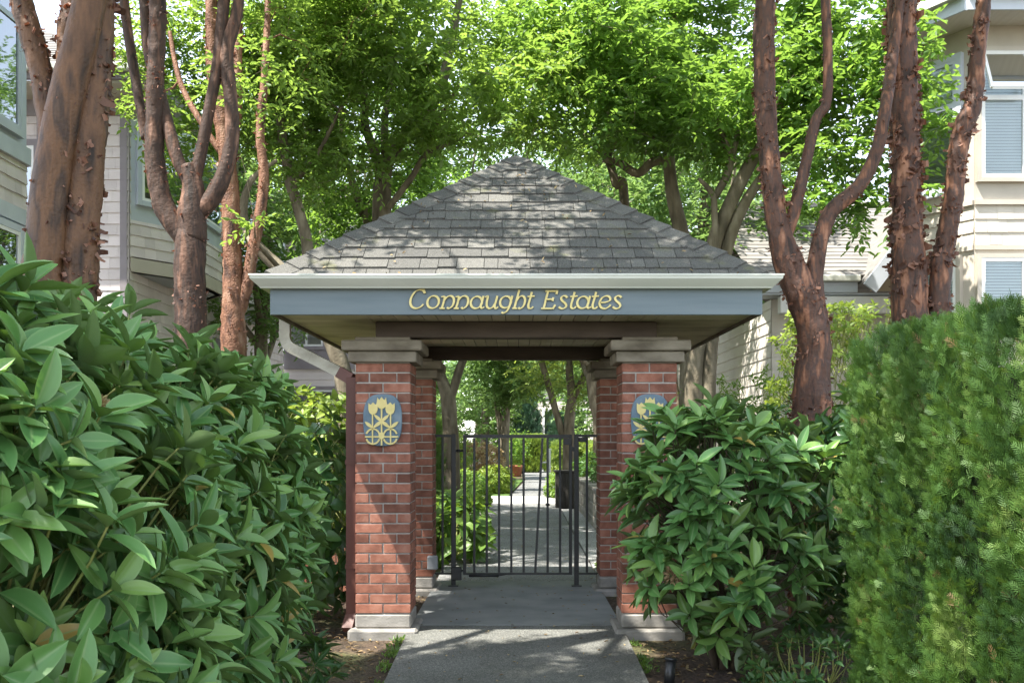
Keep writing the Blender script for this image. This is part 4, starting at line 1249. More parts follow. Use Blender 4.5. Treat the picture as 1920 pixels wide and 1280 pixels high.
def whorl_bush(name, base, label, cat, ells, n, leafL=(.11, .15), wr=.30, mat=None, group=None, layers=((1.0, .6), (.84, .25), (.66, .15)),
               nleaf=(7, 11), tmpl=RHODO, zmin=.12, stems=True, updir=.7, keep=None, stem_mat=None, spread=1.0, outw=.8):
    t = thing(name, base, label, cat, group)
    O, X, Nn, Ln, RN = [], [], [], [], []
    sm_ = MB()
    wts = [r[0] * r[1] + r[1] * r[2] + r[0] * r[2] for c, r in ells]
    made = 0; tries = 0
    while made < n and tries < n * 30:
        tries += 1
        (c, r) = random.choices(ells, wts)[0]
        lay = random.choices([l[0] for l in layers], [l[1] for l in layers])[0] * random.uniform(.95, 1.06)
        d = Vector((random.gauss(0, 1), random.gauss(0, 1), random.gauss(0, 1))).normalized()
        p = Vector((c[0] + d.x * r[0] * lay, c[1] + d.y * r[1] * lay, c[2] + d.z * r[2] * lay))
        p += Vector((random.gauss(0, .02), random.gauss(0, .02), random.gauss(0, .03)))
        if inside(p, ells) < lay - 1.12: continue
        if p.z < base[2] + zmin: continue
        if p.y < 1.25 and abs(p.x) < .7: continue
        if keep and not keep(p): continue
        made += 1
        nv = Vector((d.x / r[0], d.y / r[1], d.z / r[2])).normalized()
        ax = (nv * outw + Vector((0, 0, updir)) + Vector((random.gauss(0, .25), random.gauss(0, .25), random.gauss(0, .2)))).normalized()
        U = ax.orthogonal().normalized(); W = ax.cross(U)
        k = random.randint(*nleaf)
        tone = min(1, max(0, random.gauss(.42, .2)))
        a0 = random.random() * 6.28
        for i in range(k):
            an = a0 + i * 2.39996 + random.gauss(0, .15)
            f = i / max(1, k - 1)
            el = math.radians((96 - 56 * f) * random.uniform(.85, 1.12) * spread)
            rd = U * math.cos(an) + W * math.sin(an)
            x = ax * math.cos(el) + rd * math.sin(el)
            x.z -= .05
            nn = ax * math.sin(el) - rd * math.cos(el)
            nn += Vector((random.gauss(0, .15), random.gauss(0, .15), random.gauss(0, .15)))
            O.append(p - ax * (.03 * (1 - f)) + x * .008); X.append(x); Nn.append(nn)
            Ln.append(random.uniform(*leafL) * (1 - .38 * f * random.random()))
            RN.append(1.0 if random.random() < .008 else min(.95, max(0, tone + .25 * f + random.gauss(0, .13))))
        if stems:
            inn = (Vector((c[0], c[1], c[2] - r[2] * .5)) - p).normalized()
            root = p - ax * .22 + inn * .22
            m1 = p - ax * .17 + inn * .08
            m2 = p - ax * .09
            sm_.tube([root, m1, m2, p], [.0045, .004, .0034, .003], 5, 0, 0, 1, False)
    Ln = np.array(Ln)
    leaves('foliage', tmpl, np.array([tuple(v) for v in O]), np.array([tuple(v) for v in X]), np.array([tuple(v) for v in Nn]), Ln, Ln * wr * RNG.uniform(.85, 1.15, len(Ln)),
           mat or rho_m, t, rnd=np.array(RN), zs=Ln * RNG.uniform(.4, 1.4, len(Ln)))
    if stems: sm_.build('stems', stem_mat or stem_m, t)
    return t


RH = 'rhododendrons flanking the path'
ellsL = [((-1.28, 2.4, .84), (.48, .85, .82)), ((-1.26, 3.35, .84), (.42, .85, .84)), ((-1.28, 4.5, .84), (.32, .75, .80)), ((-1.72, 2.25, .72), (.92, 1.05, 1.05)), ((-1.62, 3.45, .75), (.70, 1.0, 1.0)), ((-1.56, 4.55, .78), (.48, .85, .88)), ((-2.6, 3.2, .7), (1.0, 1.6, .95))]
tL = whorl_bush('rhododendron', (-1.6, 3.2, gz(3.2) - .05), 'large close-up rhododendron with broad mid-green leaves filling the left of the path', 'shrub', ellsL, 2350, (.105, .15), .375, rho_m, RH, zmin=.3, updir=.55, outw=1.0, spread=.93, keep=lambda p: p.z > .22 + .28 * max(0, min(1, (p.y - 3) / 1.5)), layers=((1.0, .55), (.86, .27), (.7, .18)))
q = MB()
for k in range(9):
    an = k * .9
    e = Vector((-1.6 + .5 * math.cos(an), 3.2 + 1.1 * math.sin(an), .75))
    b0 = Vector((-1.6 + .1 * math.cos(an), 3.2 + .3 * math.sin(an), gz(3.2) - .05))
    P, R = spline([b0, b0.lerp(e, .5) + Vector((.05, .03, .1)), e], [.028, .02, .012], .1)
    q.tube(P, R, 7, 0, .05)
q.build('branches', wood_m, tL)

ellsR = [((1.18, 6.02, .98), (.50, .42, .52)), ((1.5, 6.1, 1.0), (.42, .42, .52)), ((1.06, 5.95, .62), (.34, .34, .42)), ((1.30, 5.9, .55), (.42, .36, .42)), ((.93, 5.98, 1.03), (.25, .3, .28))]
tR = whorl_bush('rhododendron', (1.25, 6.1, -.06), 'smaller rhododendron with glossy whorled leaves in front of the right pillar', 'shrub', ellsR, 190, (.145, .195), .36, rho_m, RH,
                zmin=.16, layers=((1.0, .75), (.8, .25)), updir=.85, stem_mat=wood_m)
q = MB()
for k in range(6):
    an = k * 1.1
    e = Vector((1.25 + .3 * math.cos(an), 6.05 + .2 * math.sin(an), .7))
    b0 = Vector((1.28 + .06 * math.cos(an), 6.12 + .05 * math.sin(an), -.07))
    P, R = spline([b0, b0.lerp(e, .5) + Vector((.03, 0, .05)), e], [.024, .018, .010], .08)
    q.tube(P, R, 7, 0, .06)
q.build('branches', wood_m, tR)

for tt, c, m, rr in ((tL, at(182, 760, 2.30), pink_m, .028), (tR, at(1262, 1080, 5.62), litter_m, .05)):  # left cluster is a patch of sun built as petals, right a dead bloom
    P_ = np.clip(RNG.normal(size=(70, 3)), -1.4, 1.4) * rr * .35 + np.array(c)
    leaves('flower_and_sun_patch', HEX, P_, (P_ - np.array(c)) + RNG.normal(size=(70, 3)) * .01, RNG.normal(size=(70, 3)), RNG.uniform(.5, 1.1, 70) * rr, RNG.uniform(.2, .45, 70) * rr, m, tt, smooth=False)

# other shrubs
whorl_bush('rhododendron', (-1.3, 5.4, -.10), 'low dark young rhododendron at the foot of the big one by the mossy soil', 'shrub',
           [((-1.22, 5.35, .06), (.24, .22, .18)), ((-1.5, 5.4, .14), (.3, .25, .24))], 46, (.10, .14), .26, dark_m, RH, zmin=.03, layers=((1.0, 1.0),), updir=1.0)
whorl_bush('shrub', (2.05, 8.6, -.03), 'dark broadleaf shrub behind the right rhododendron below the white wall', 'shrub',
           [((1.9, 8.8, .85), (.75, .6, .85)), ((2.6, 8.9, .9), (.7, .6, .75))], 420, (.08, .12), .36, dark_m, 'dark shrubs right of the pavilion', updir=.6, nleaf=(6, 9), tmpl=BROAD)
whorl_bush('shrub', (2.45, 6.75, -.03), 'leafy dark shrub between paperbark tree and clipped hedge', 'shrub',
           [((2.35, 6.6, .85), (.50, .42, .75)), ((1.95, 6.55, .7), (.35, .3, .65))], 260, (.10, .15), .36, dark_m, 'dark shrubs right of the pavilion', updir=.6, nleaf=(6, 9))
whorl_bush('shrub', (3.05, 10.2, -.03), 'sunlit yellow-green shrub above the hedge end beside the paperbark tree', 'shrub',
           [((3.2, 10.2, 1.75), (.62, .5, 1.0)), ((3.75, 10.4, 1.7), (.55, .5, 1.0))], 560, (.06, .09), .5, lime_m, 'yellow-green shrubs', updir=.6, nleaf=(6, 9), tmpl=BROAD)
whorl_bush('shrub', (2.75, 12.8, -.03), 'fine-leaved shrub against the white wall right of the pavilion', 'shrub',
           [((2.55, 13.0, 1.1), (.9, .6, 1.0)), ((3.4, 13.0, 1.2), (.8, .6, 1.05))], 420, (.07, .10), .4, tree2_m, 'yellow-green shrubs', updir=.5, nleaf=(6, 9), tmpl=BROAD)
whorl_bush('shrub', (-1.75, 9.9, -.03), 'bright yellow-green hydrangea behind the downspout', 'shrub',
           [((-1.85, 9.9, .95), (.65, .5, .85)), ((-2.6, 10.1, 1.0), (.6, .5, .9))], 420, (.09, .14), .55, lime_m, 'yellow-green shrubs', updir=.6, nleaf=(6, 9), tmpl=BROAD)
whorl_bush('shrub', (-1.42, 7.7, -.03), 'climbing large-leaved hydrangea left of the left pillar', 'shrub',
           [((-1.45, 7.6, .75), (.22, .5, .70)), ((-1.7, 7.2, .5), (.35, .5, .5))], 110, (.13, .17), .72, dark_m, None, updir=.3, nleaf=(4, 6), tmpl=BROAD)
whorl_bush('shrub', (-2.9, 7.8, -.03), 'green hydrangea mass between the rhododendron and the garden wall', 'shrub',
           [((-2.5, 7.9, .8), (.75, .6, .8)), ((-3.3, 8.2, .9), (.8, .6, .9))], 340, (.09, .14), .5, hosta_m, None, updir=.6, nleaf=(6, 9), tmpl=BROAD)
whorl_bush('ground_cover_plant', (1.62, 5.65, gz(5.6) - .04), 'low dark evergreen plant at the foot of the hedge end', 'plant',
           [((1.65, 5.7, .02), (.35, .3, .16))], 70, (.05, .075), .45, dark_m, None, updir=1.0, nleaf=(6, 9), zmin=.01, layers=((1.0, 1),))
whorl_bush('hydrangea', (-.72, 10.9, -.03), 'large-leaved light green hydrangea just behind the gate on the left', 'plant',
           [((-.66, 10.9, .28), (.36, .45, .40)), ((-.64, 11.7, .28), (.28, .5, .34)), ((-1.25, 11.0, .4), (.4, .5, .45))], 120, (.15, .21), .62, hosta_m, None, updir=.7, nleaf=(5, 8), zmin=.03, tmpl=BROAD)
whorl_bush('low_plant', (1.02, 10.4, -.03), 'low mossy green plant inside the gate on the right', 'plant',
           [((1.0, 10.3, .0), (.14, .5, .10))], 60, (.05, .08), .5, hosta_m, None, updir=1, nleaf=(6, 8), zmin=.01, layers=((1, 1),), tmpl=BROAD)
GS = 'shrubs along the far garden path'
for x, y, rx, ry, h, n, m, lab in (
        (-.86, 18.6, .38, .6, .46, 190, tree2_m, 'low boxwood clump left of the far path crossing'),
        (-.55, 24.5, .42, .42, .62, 190, lime_m, 'round yellow shrub on the small lawn'),
        (-1.3, 24.0, .55, .5, .55, 190, tree2_m, 'low shrub left of the round yellow one'),
        (-1.15, 31.0, .75, .5, 1.15, 260, pink_m, 'rusty pink azalea-like shrub left of the flower pot'),
        (-2.1, 27.5, .9, .8, 1.5, 300, lime_m, 'tall yellow-green shrub at left beyond the box clumps'),
        (1.55, 21.0, .45, .9, .95, 220, dark_m, 'dark shrub behind the timber retaining wall'),
        (1.65, 16.5, .40, 1.2, .98, 260, dark_m, 'trimmed dark hedge plant on top of the timber wall'),
        (.95, 22.4, .28, .4, .5, 110, tree2_m, 'small shrub by the dark pier at the crossing'),
        (2.1, 32.0, .9, .7, 1.2, 260, lime_m, 'pale green shrub right of the white post'),
        (-1.05, 13.6, .26, .5, .5, 150, hosta_m, 'leafy light green perennial edging the path behind the hydrangea'),
        (-1.6, 20.5, .35, .4, .9, 160, hosta_m, 'upright leafy perennial at left of the crossing')):
    whorl_bush('shrub', (x, y, -.03), lab, 'shrub', [((x, y, h * .5), (rx, ry, h * .55))], n, (.05 + y * .0015, .07 + y * .003), .5, m, GS, updir=.5, nleaf=(6, 9), zmin=.02, stems=False, layers=((1, .7), (.8, .3)), tmpl=HEX)


def sprays(label, name, cat, base, pts, nrmv, size, mat, group=None, core=None, lobes=7, name_part='foliage'):
    """flat feathery conifer sprays standing on given surface points"""
    t = thing(name, base, label, cat, group)
    # frond template: a spine with paired lobes
    vs, uv, fs = [], [], []

    def quad(p, d, l, w):
        o = len(vs)
        n = np.array([-d[1], d[0]])
        a = np.array(p)
        zz = random.uniform(-.05, .05)
        for k, (s, ww) in enumerate(((0, .3), (.55, 1), (1, .25))):
            c = a + d * l * s
            for sg in (-1, 1):
                e = c + n * sg * w * ww / 2
                vs.append((e[0], e[1], zz - .10 * (e[0] ** 2))); uv.append((e[0], sg))
        fs.append((o, o + 2, o + 3, o + 1)); fs.append((o + 2, o + 4, o + 5, o + 3))

    quad((0, 0), np.array([1., 0.]), 1.0, .07)
    for i in range(lobes):
        s = .12 + .8 * i / lobes
        for sg in (-1, 1):
            an = sg * math.radians(48 - 14 * s)
            quad((s, 0), np.array([math.cos(an), math.sin(an)]), .46 * (1 - s) + .14, .065)
    T = (np.array(vs, np.float32), np.array(uv, np.float32), fs)
    n = len(pts)
    Nn = np.asarray(nrmv)
    X = Nn * .5 + np.array([0, 0, .85]) + RNG.normal(size=(n, 3)) * .34
    side = np.cross(X, np.array([0, 0, 1.0])) * RNG.choice([-1, 1], (n, 1)) + RNG.normal(size=(n, 3)) * .5
    Zn = nrm(side * 1.0 + Nn * .35)
    L_ = RNG.uniform(size[0], size[1], n)
    tone = np.array([.5 + .9 * noise.noise(Vector(p) * 2.2) for p in pts]) * .75
    leaves(name_part, T, pts, X, Zn, L_, L_ * .9, mat, t, rnd=np.where(RNG.random(n) < .012, 1.0, np.clip(tone + RNG.normal(.08, .14, n), 0, .95)), smooth=False)
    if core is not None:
        core.build('dark_core', inner_m, t)  # added solid core that blocks light between the sprays, not real branches
    return t


# clipped thuja hedge along the right of the path
HX, HY0, HY1, HT = 1.945, 1.6, 5.62, 1.865
cols = []
y = HY0
while y < HY1 + .05:
    cols.append((y, random.uniform(-.05, .05), random.uniform(-.05, .06))); y += random.uniform(.40, .52)


def hface(y, z):
    b = max(math.sqrt(max(0, 1 - ((y - c[0] - .05 * math.sin(z * 2.3 + c[0] * 9)) / .275) ** 2)) * .26 - .17 + c[1] * .6 for c in cols)
    return b + .05 * noise.noise(Vector((y * 2.5, z * 1.6, 4.0))) + .025 * noise.noise(Vector((y * 7, z * 5, 1.0)))


pts, nv = [], []
NH = 38000
while len(pts) < NH:
    u = random.random()
    if u < .66:      # path face
        y = random.uniform(HY0, HY1); z = random.uniform(gz(y), HT)
        e = hface(y, z)
        if e < -.07 and random.random() < .6: continue
        dz = max(0, z - (HT - .12)); e -= dz * dz * 3.0
        dy = max(0, y - (HY1 - .14)); e -= dy * dy * 5
        if z > HT - .17 * max(0, (y - (HY1 - .35)) / .35) ** 2: continue
        pts.append((HX - e + random.uniform(-.035, .03) + .10 * random.random() ** 2, y, z)); nv.append((-1, .15 * (dy > 0), .5 * (dz > 0)))
    elif u < .80:    # far end
        x = random.uniform(HX, HX + .9); z = random.uniform(-.06, HT)
        e = .06 * noise.noise(Vector((x * 3, z * 2, 9.0)))
        if z > HT - .16: continue
        dz = max(0, z - (HT - .16)); e -= dz * dz * 3.5
        pts.append((x, HY1 + .02 + e - random.uniform(0, .06), z)); nv.append((-.1, 1, .4 * (dz > 0)))
    else:            # top
        x = random.uniform(HX, HX + .9); y = random.uniform(HY0, HY1)
        e = .07 * noise.noise(Vector((x * 2.5, y * 2.5, 2.0))) + min((c[2] for c in cols), key=lambda v: 0) * 0
        cc = min(cols, key=lambda c: abs(c[0] - y))
        pts.append((x, y, HT + e + cc[2] * .7 - random.uniform(0, .06) - .17 * max(0, (y - (HY1 - .35)) / .35) ** 2)); nv.append((-.25, 0, 1))
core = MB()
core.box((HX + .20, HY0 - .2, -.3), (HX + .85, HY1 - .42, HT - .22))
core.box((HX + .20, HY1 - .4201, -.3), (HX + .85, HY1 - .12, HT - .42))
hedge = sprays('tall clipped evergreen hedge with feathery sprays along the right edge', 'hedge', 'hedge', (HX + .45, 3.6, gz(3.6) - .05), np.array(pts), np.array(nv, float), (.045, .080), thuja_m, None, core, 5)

# conifer columns left beyond the gate, box hedge at the end
def column(x, y, r, h, lab, mat, n, size, name='thuja_column', group=None, square=None):
    P_, N_ = [], []
    for _ in range(n):
        if square:
            hx, hy = square
            f = random.random()
            if f < .55: p = (random.uniform(-hx, hx), -hy, random.random() * h); nn = (0, -1, .1)
            elif f < .75: p = (random.choice((-hx, hx)), random.uniform(-hy, hy), random.random() * h); nn = (math.copysign(1, p[0]), 0, .1)
            else: p = (random.uniform(-hx, hx), random.uniform(-hy, hy), h); nn = (0, -.2, 1)
            P_.append((x + p[0] + random.gauss(0, .03), y + p[1] + random.gauss(0, .03), p[2] + random.gauss(0, .02))); N_.append(nn)
        else:
            an = random.random() * 6.283; z = random.random() ** .9
            rr = r * (1 - z ** 3) ** .6 * random.uniform(.8, 1.03)
            P_.append((x + rr * math.cos(an), y + rr * math.sin(an), z * h)); N_.append((math.cos(an), math.sin(an), .3))
    c = MB()
    if square: c.box((x - square[0] * .85, y - square[1] * .8, -.04), (x + square[0] * .85, y + square[1] * .8, h * .92))
    else: c.tube([(x, y, -.04), (x, y, h * .5), (x, y, h * .9)], [r * .6, r * .6, r * .15], 10)
    return sprays(lab, name, 'hedge' if square else 'conifer', (x, y, -.03), np.array(P_), np.array(N_), size, mat, group, c, 4)


CG = 'thuja columns inside the gate'
column(-1.42, 15.4, .30, 1.75, 'thuja column left of the forked trunk inside the gate, nearest one', thuja_m, 1500, (.09, .15), group=CG)
column(-1.75, 17.4, .32, 1.9, 'thuja column second from the gate, partly behind the first', thuja_m, 1200, (.09, .15), group=CG)
column(-1.55, 20.0, .40, 1.7, 'thuja column third from the gate, beside the box clumps', thuja_m, 1200, (.10, .16), group=CG)
column(.35, 39.5, 0, 1.35, 'clipped light green hedge block across the end of the garden', lime_m, 2600, (.14, .22), 'hedge', None, (.75, .5))
column(2.2, 36.5, 0, 1.1, 'clipped pale hedge right of the white post', lime_m, 1800, (.14, .22), 'hedge', None, (.8, .4))
column(.55, 46.0, .6, 3.0, 'dark conifer at the end of the garden, left of the white house', conif_m, 900, (.3, .45), 'conifer_tree', 'dark far conifers')
column(2.0, 44.5, .5, 2.3, 'dark conifer in front of the white house', conif_m, 800, (.3, .45), 'conifer_tree', 'dark far conifers')

# hard things beyond the gate
t = thing('flower_pot', (0, 36.2, 0), 'terracotta pot with a small green tree at the end of the garden', 'flower pot')
q = MB(); q.tube([(0, 36.2, -.03), (0, 36.2, .30), (0, 36.2, .301), (0, 36.2, .37)], [.17, .23, .26, .265], 18); q.build('pot', terra_m, t)
P_ = RNG.normal(size=(700, 3)) * np.array([.26, .24, .32]) + np.array([-.05, 36.2, .95])
leaves('foliage', HEX, P_, RNG.normal(size=(700, 3)), RNG.normal(size=(700, 3)) * .6 + np.array([0, 0, 1]), RNG.uniform(.1, .16, 700), RNG.uniform(.05, .08, 700), tree_m, t, smooth=False)
t = thing('pier', (.93, 19.3, 0), 'dark square wooden pier standing right of the path beyond the gate', 'pier')
q = MB(); q.bevbox((.76, 19.15, -.03), (1.12, 19.5, .68), .01)
for k in range(4): q.bevbox((.765 + k * .09, 19.14, .0), (.765 + k * .09 + .08, 19.1495, .66), .003)
q.build('pier_body', darkbox_m, t)
q = MB(); q.bevbox((.73, 19.12, .681), (1.15, 19.53, .72), .008); q.build('pier_cap', darkbox_m, t)
t = thing('retaining_wall', (1.2, 16, 0), 'weathered timber retaining wall along the right of the garden path', 'wall')
q = MB()
for k in range(3):
    y = 13.2 + .2 * (k % 2)
    while y < 19.0:
        e = min(y + 1.8, 19.0); q.bevbox((1.17 + .004 * k, y, -.05 + k * .2), (1.33, e - .01, .145 + k * .2), .01); y += 1.8
q.bevbox((1.15, 13.1, .552), (1.36, 19.02, .60), .008)
q.build('timber_courses', timber_m, t)
t = thing('white_post', (1.1, 33.0, 0), 'thin white post by the end of the far path', 'post')
q = MB(); q.bevbox((1.04, 32.95, -.02), (1.14, 33.05, .95), .01); q.box((1.02, 32.93, .952), (1.16, 33.07, 1.0)); q.build('post_shaft', white_m, t)
q = MB(); q.bevbox((.86, 32.98, .52), (1.039, 33.02, .57), .005); q.build('cross_rail', white_m, t)

# ------------------------------------------------------------------ buildings
def siding(mb, p0, p1, z0, z1, ex=.16, mi=0, shingle=True):
    """lapped shingle courses on a wall running p0->p1 (outside on the right of travel)"""
    a = Vector((p0[0], p0[1], 0)); b = Vector((p1[0], p1[1], 0))
    d = (b - a); L_ = d.length; d.normalize()
    n = Vector((d.y, -d.x, 0))
    z = z0
    while z < z1 - .01:
        zt = min(z + ex, z1)
        x = 0.0
        while x < L_ - .001:
            w = random.uniform(.14, .30) if shingle else L_
            e = min(x + w, L_)
            if L_ - e < .05: e = L_
            g = .002 if shingle else 0
            o = .016 + (random.uniform(0, .004) if shingle else 0)
            zz = z + (random.uniform(-.004, .004) if shingle else 0)
            A = a + d * (x + g) + n * o + Vector((0, 0, zz)); B_ = a + d * (e - g) + n * o + Vector((0, 0, zz))
            C = a + d * (e - g) + n * .002 + Vector((0, 0, zt + .01)); D = a + d * (x + g) + n * .002 + Vector((0, 0, zt + .01))
            A2 = a + d * (x + g) + Vector((0, 0, zz)); B2 = a + d * (e - g) + Vector((0, 0, zz))
            mb.add([A, B_, C, D, A2, B2], [(0, 1, 2, 3), (4, 5, 1, 0)], mi)
            x = e
        z = zt
    mb.quad(a + Vector((0, 0, z0)), b + Vector((0, 0, z0)), b + Vector((0, 0, z1)), a + Vector((0, 0, z1)), mi, .5)


def band(mb, p0, p1, z0, z1, o0=-.02, o1=.05, mi=0, ext=0.0):
    a = Vector((p0[0], p0[1], 0)); b = Vector((p1[0], p1[1], 0))
    d = (b - a).normalized(); n = Vector((d.y, -d.x, 0))
    a = a - d * ext; b = b + d * ext
    vs = []
    for z in (z0, z1):
        for p, o in ((a, o0), (b, o0), (b, o1), (a, o1)):
            vs.append(p + n * o + Vector((0, 0, z)))
    mb.add(vs, [(0, 1, 2, 3), (7, 6, 5, 4), (3, 2, 6, 7), (0, 4, 5, 1), (1, 5, 6, 2), (0, 3, 7, 4)], mi)


def window(parent, p0, p1, u0, u1, z0, z1, trim, frame=white_m, style='plain', tw=.09, split=None, inner=None):
    """casing, sash, glass and what hangs behind it, on the wall p0->p1 between u0 and u1 metres"""
    a = Vector((p0[0], p0[1], 0)); b = Vector((p1[0], p1[1], 0))
    d = (b - a).normalized()
    A = a + d * u0; B_ = a + d * u1
    q = MB()
    band(q, A - d * tw, A, z0 - tw, z1 + tw, .0, .066)
    band(q, B_, B_ + d * tw, z0 - tw, z1 + tw, .0, .066)
    band(q, A, B_, z1, z1 + tw, .0, .064); band(q, A, B_, z0 - tw, z0, .0, .072)
    w = q.build('window', trim, parent)
    q = MB()
    f = .045
    band(q, A + d * .001, A + d * f, z0 + .001, z1 - .001, .028, .060); band(q, B_ - d * f, B_ - d * .001, z0 + .001, z1 - .001, .028, .060)
    band(q, A + d * f, B_ - d * f, z1 - f, z1 - .001, .028, .059); band(q, A + d * f, B_ - d * f, z0 + .001, z0 + f, .028, .059)
    if split:
        band(q, A + d * f, B_ - d * f, split - .03, split + .03, .028, .058)
    if style == 'double':
        m = (A + B_) / 2; band(q, m - d * .025, m + d * .025, z0 + f, z1 - f, .028, .057)
    q.build('sash', frame, w)
    q = MB(); band(q, A + d * .002, B_ - d * .002, z0 + .002, z1 - .002, .019, .0205)
    q.build('interior', inner or dark_in, w)
    if style == 'blind':
        q = MB(); z = z0 + f + .01
        while z < z1 - f:
            q2 = .004
            band(q, A + d * f, B_ - d * f, z, z + .031, .022, .030); z += .036
        q.build('blind', blind_m, w)
    q = MB()
    n = Vector((d.y, -d.x, 0))
    q.quad(A + d * f + n * .042 + Vector((0, 0, z0 + f)), B_ - d * f + n * .042 + Vector((0, 0, z0 + f)), B_ - d * f + n * .042 + Vector((0, 0, z1 - f)), A + d * f + n * .042 + Vector((0, 0, z1 - f)))
    q.build('pane', clear_m if style == 'blind' else glass_m, w)
    return w


def roof_rows(mb, e0, e1, t0, t1, rows, mi=0):
    """shingled roof slope from eave e0-e1 up to ridge t0-t1"""
    e0, e1, t0, t1 = map(Vector, (e0, e1, t0, t1))
    nn = (e1 - e0).cross(t0 - e0).normalized()
    if nn.z < 0: nn = -nn
    for k in range(rows):
        s0, s1 = k / rows, min(1, (k + 1.1) / rows)
        a, b = e0.lerp(t0, s0), e1.lerp(t1, s0); c, d = e1.lerp(t1, s1), e0.lerp(t0, s1)
        n = max(1, int((b - a).length / .33)); x = 0
        cuts = [0] + sorted(random.random() for _ in range(n - 1)) + [1]
        for i in range(len(cuts) - 1):
            u, v = cuts[i], cuts[i + 1]
            mb.add([a.lerp(b, u) + nn * .016, a.lerp(b, v) + nn * .016, d.lerp(c, v) + nn * .004, d.lerp(c, u) + nn * .004, a.lerp(b, u), a.lerp(b, v)],
                   [(0, 1, 2, 3), (4, 5, 1, 0)], mi)


# ---- left building
bl = thing('apartment_building', (-6.6, 16, 0), 'lavender shingled townhouse with angled bays left of the pavilion', 'building')
q = MB()
siding(q, (-9.4, 14.4), (-5.6, 14.4), -.05, 6.0)
siding(q, (-5.6, 14.4), (-5.6, 23.9), -.05, 6.2)
siding(q, (-5.6, 24.0), (-3.9, 24.0), -.05, 6.9, .2, 0, False)
siding(q, (-3.9, 24.0), (-3.9, 32.0), -.05, 6.9, .2, 0, False)
q.build('wall', shL_m, bl)
for args in (
        ((-9.4, 14.4), (-5.62, 14.4), 5.99, 6.22, .0, .03),
        ((-9.4, 14.4), (-5.62, 14.4), 2.95, 3.2, .0, .03),
        ((-5.6, 18.3), (-5.6, 19.2), 3.0, 3.2, .0, .03),
        ((-5.6, 24.0), (-3.9, 24.0), 3.0, 3.5, .0, .05),
        ((-5.6, 24.0), (-3.9, 24.0), 4.75, 5.0, .0, .04),
        ((-9.39, 14.4), (-9.27, 14.4), -.05, 5.98, .0, .035),
        ((-5.72, 14.4), (-5.62, 14.4), 3.21, 5.98, .0, .032),
        ((-6.92, 14.4), (-6.72, 14.4), 3.21, 5.98, .0, .036),
):
    q = MB(); band(q, *args); q.build('trim', trimL_m, bl)
# eave and roof
q = MB()
q.box((-9.8, 13.75, 6.24), (-5.1, 24.0, 6.27), 0)
q.build('soffit', surf('pale_soffit', [(.48, .45, .38), (.55, .52, .44)], (1, 30, 1), .7, .0), bl)
q = MB()
q.bevbox((-9.85, 13.68, 6.27), (-5.05, 13.745, 6.42), .004); q.bevbox((-5.095, 13.75, 6.27), (-5.05, 24.0, 6.42), .004)
q.build('eave_fascia', trimL_m, bl)
q = MB()
q.bevbox((-9.9, 13.57, 6.36), (-4.98, 13.675, 6.47), .02)
q.build('gutter', gutter_m, bl)
q = MB()
roof_rows(q, (-9.9, 13.6, 6.44), (-4.98, 13.6, 6.44), (-9.9, 17.4, 8.6), (-8.8, 17.4, 8.6), 24)
roof_rows(q, (-4.98, 13.6, 6.44), (-4.98, 24.6, 6.44), (-8.8, 17.4, 8.6), (-8.8, 24.6, 8.6), 24)
q.build('roof', roofB_m, bl)
window(bl, (-9.4, 14.4), (-5.6, 14.4), .75, 2.45, 3.9, 5.55, trimL_m, style='double', inner=curt_m)


def bay(y0, zb=3.75, zt=5.98, low=True):
    pl = [(-5.6, y0), (-4.98, y0 + .85), (-4.98, y0 + 2.4), (-5.6, y0 + 3.25)]
    b = MB()
    for i in range(3):
        siding(b, pl[i], pl[i + 1], zb + .22, zb + .75)
        band(b, pl[i], pl[i + 1], zb + .751, zt, -.03, .004, 1)
        band(b, pl[i], pl[i + 1], zb + .0, zb + .2, -.1, .03, 2)
    b.add([(*p, zb) for p in pl] + [(*p, zt) for p in pl], [(0, 1, 2, 3), (7, 6, 5, 4)], 1)
    o = b.build('bay', [shL_m, trimB_m, trimR_m], bl)
    window(o, pl[0], pl[1], .16, .92, zb + 1.05, zt - .18, trimB_m, inner=curt_m, tw=.07)
    window(o, pl[1], pl[2], .2, 1.35, zb + 1.05, zt - .18, trimB_m, inner=curt_m, tw=.07)


bay(14.43); bay(18.9)
window(bl, (-5.6, 14.4), (-5.6, 23.9), .6, 2.2, 1.0, 2.4, trimL_m)
window(bl, (-5.6, 14.4), (-5.6, 23.9), 5.0, 6.6, 1.0, 2.4, trimL_m)
window(bl, (-5.6, 24.0), (-3.9, 24.0), .15, .95, 3.55, 4.3, trimL_m, style='double', inner=curt_m)
window(bl, (-5.6, 24.0), (-3.9, 24.0), .45, .95, 5.5, 6.4, trimL_m, inner=curt_m)
window(bl, (-5.6, 24.0), (-3.9, 24.0), .2, 1.2, 1.0, 2.5, trimL_m)
q = MB()
q.box((-5.7, 23.3, 6.9), (-3.5, 33, 6.94), 0); q.bevbox((-5.8, 23.2, 6.945), (-3.4, 33, 7.1), .01, 1)
q.build('flat_eave', [trimR_m, trimL_m], bl)
# balcony with pale pickets behind the downspout
q = MB()
q.bevbox((-3.85, 24.2, 2.75), (-2.7, 28.0, 2.9), .01)
blc = q.build('balcony', trimL_m, bl)
for k in range(22):
    q = MB(); y = 24.25 + k * .17
    q.bevbox((-2.75, y, 2.91), (-2.71, y + .05, 3.85), .004); q.build('baluster', white_m, blc)
q = MB(); q.bevbox((-2.77, 24.2, 3.851), (-2.69, 28.0, 3.90), .006); q.build('handrail', white_m, blc)

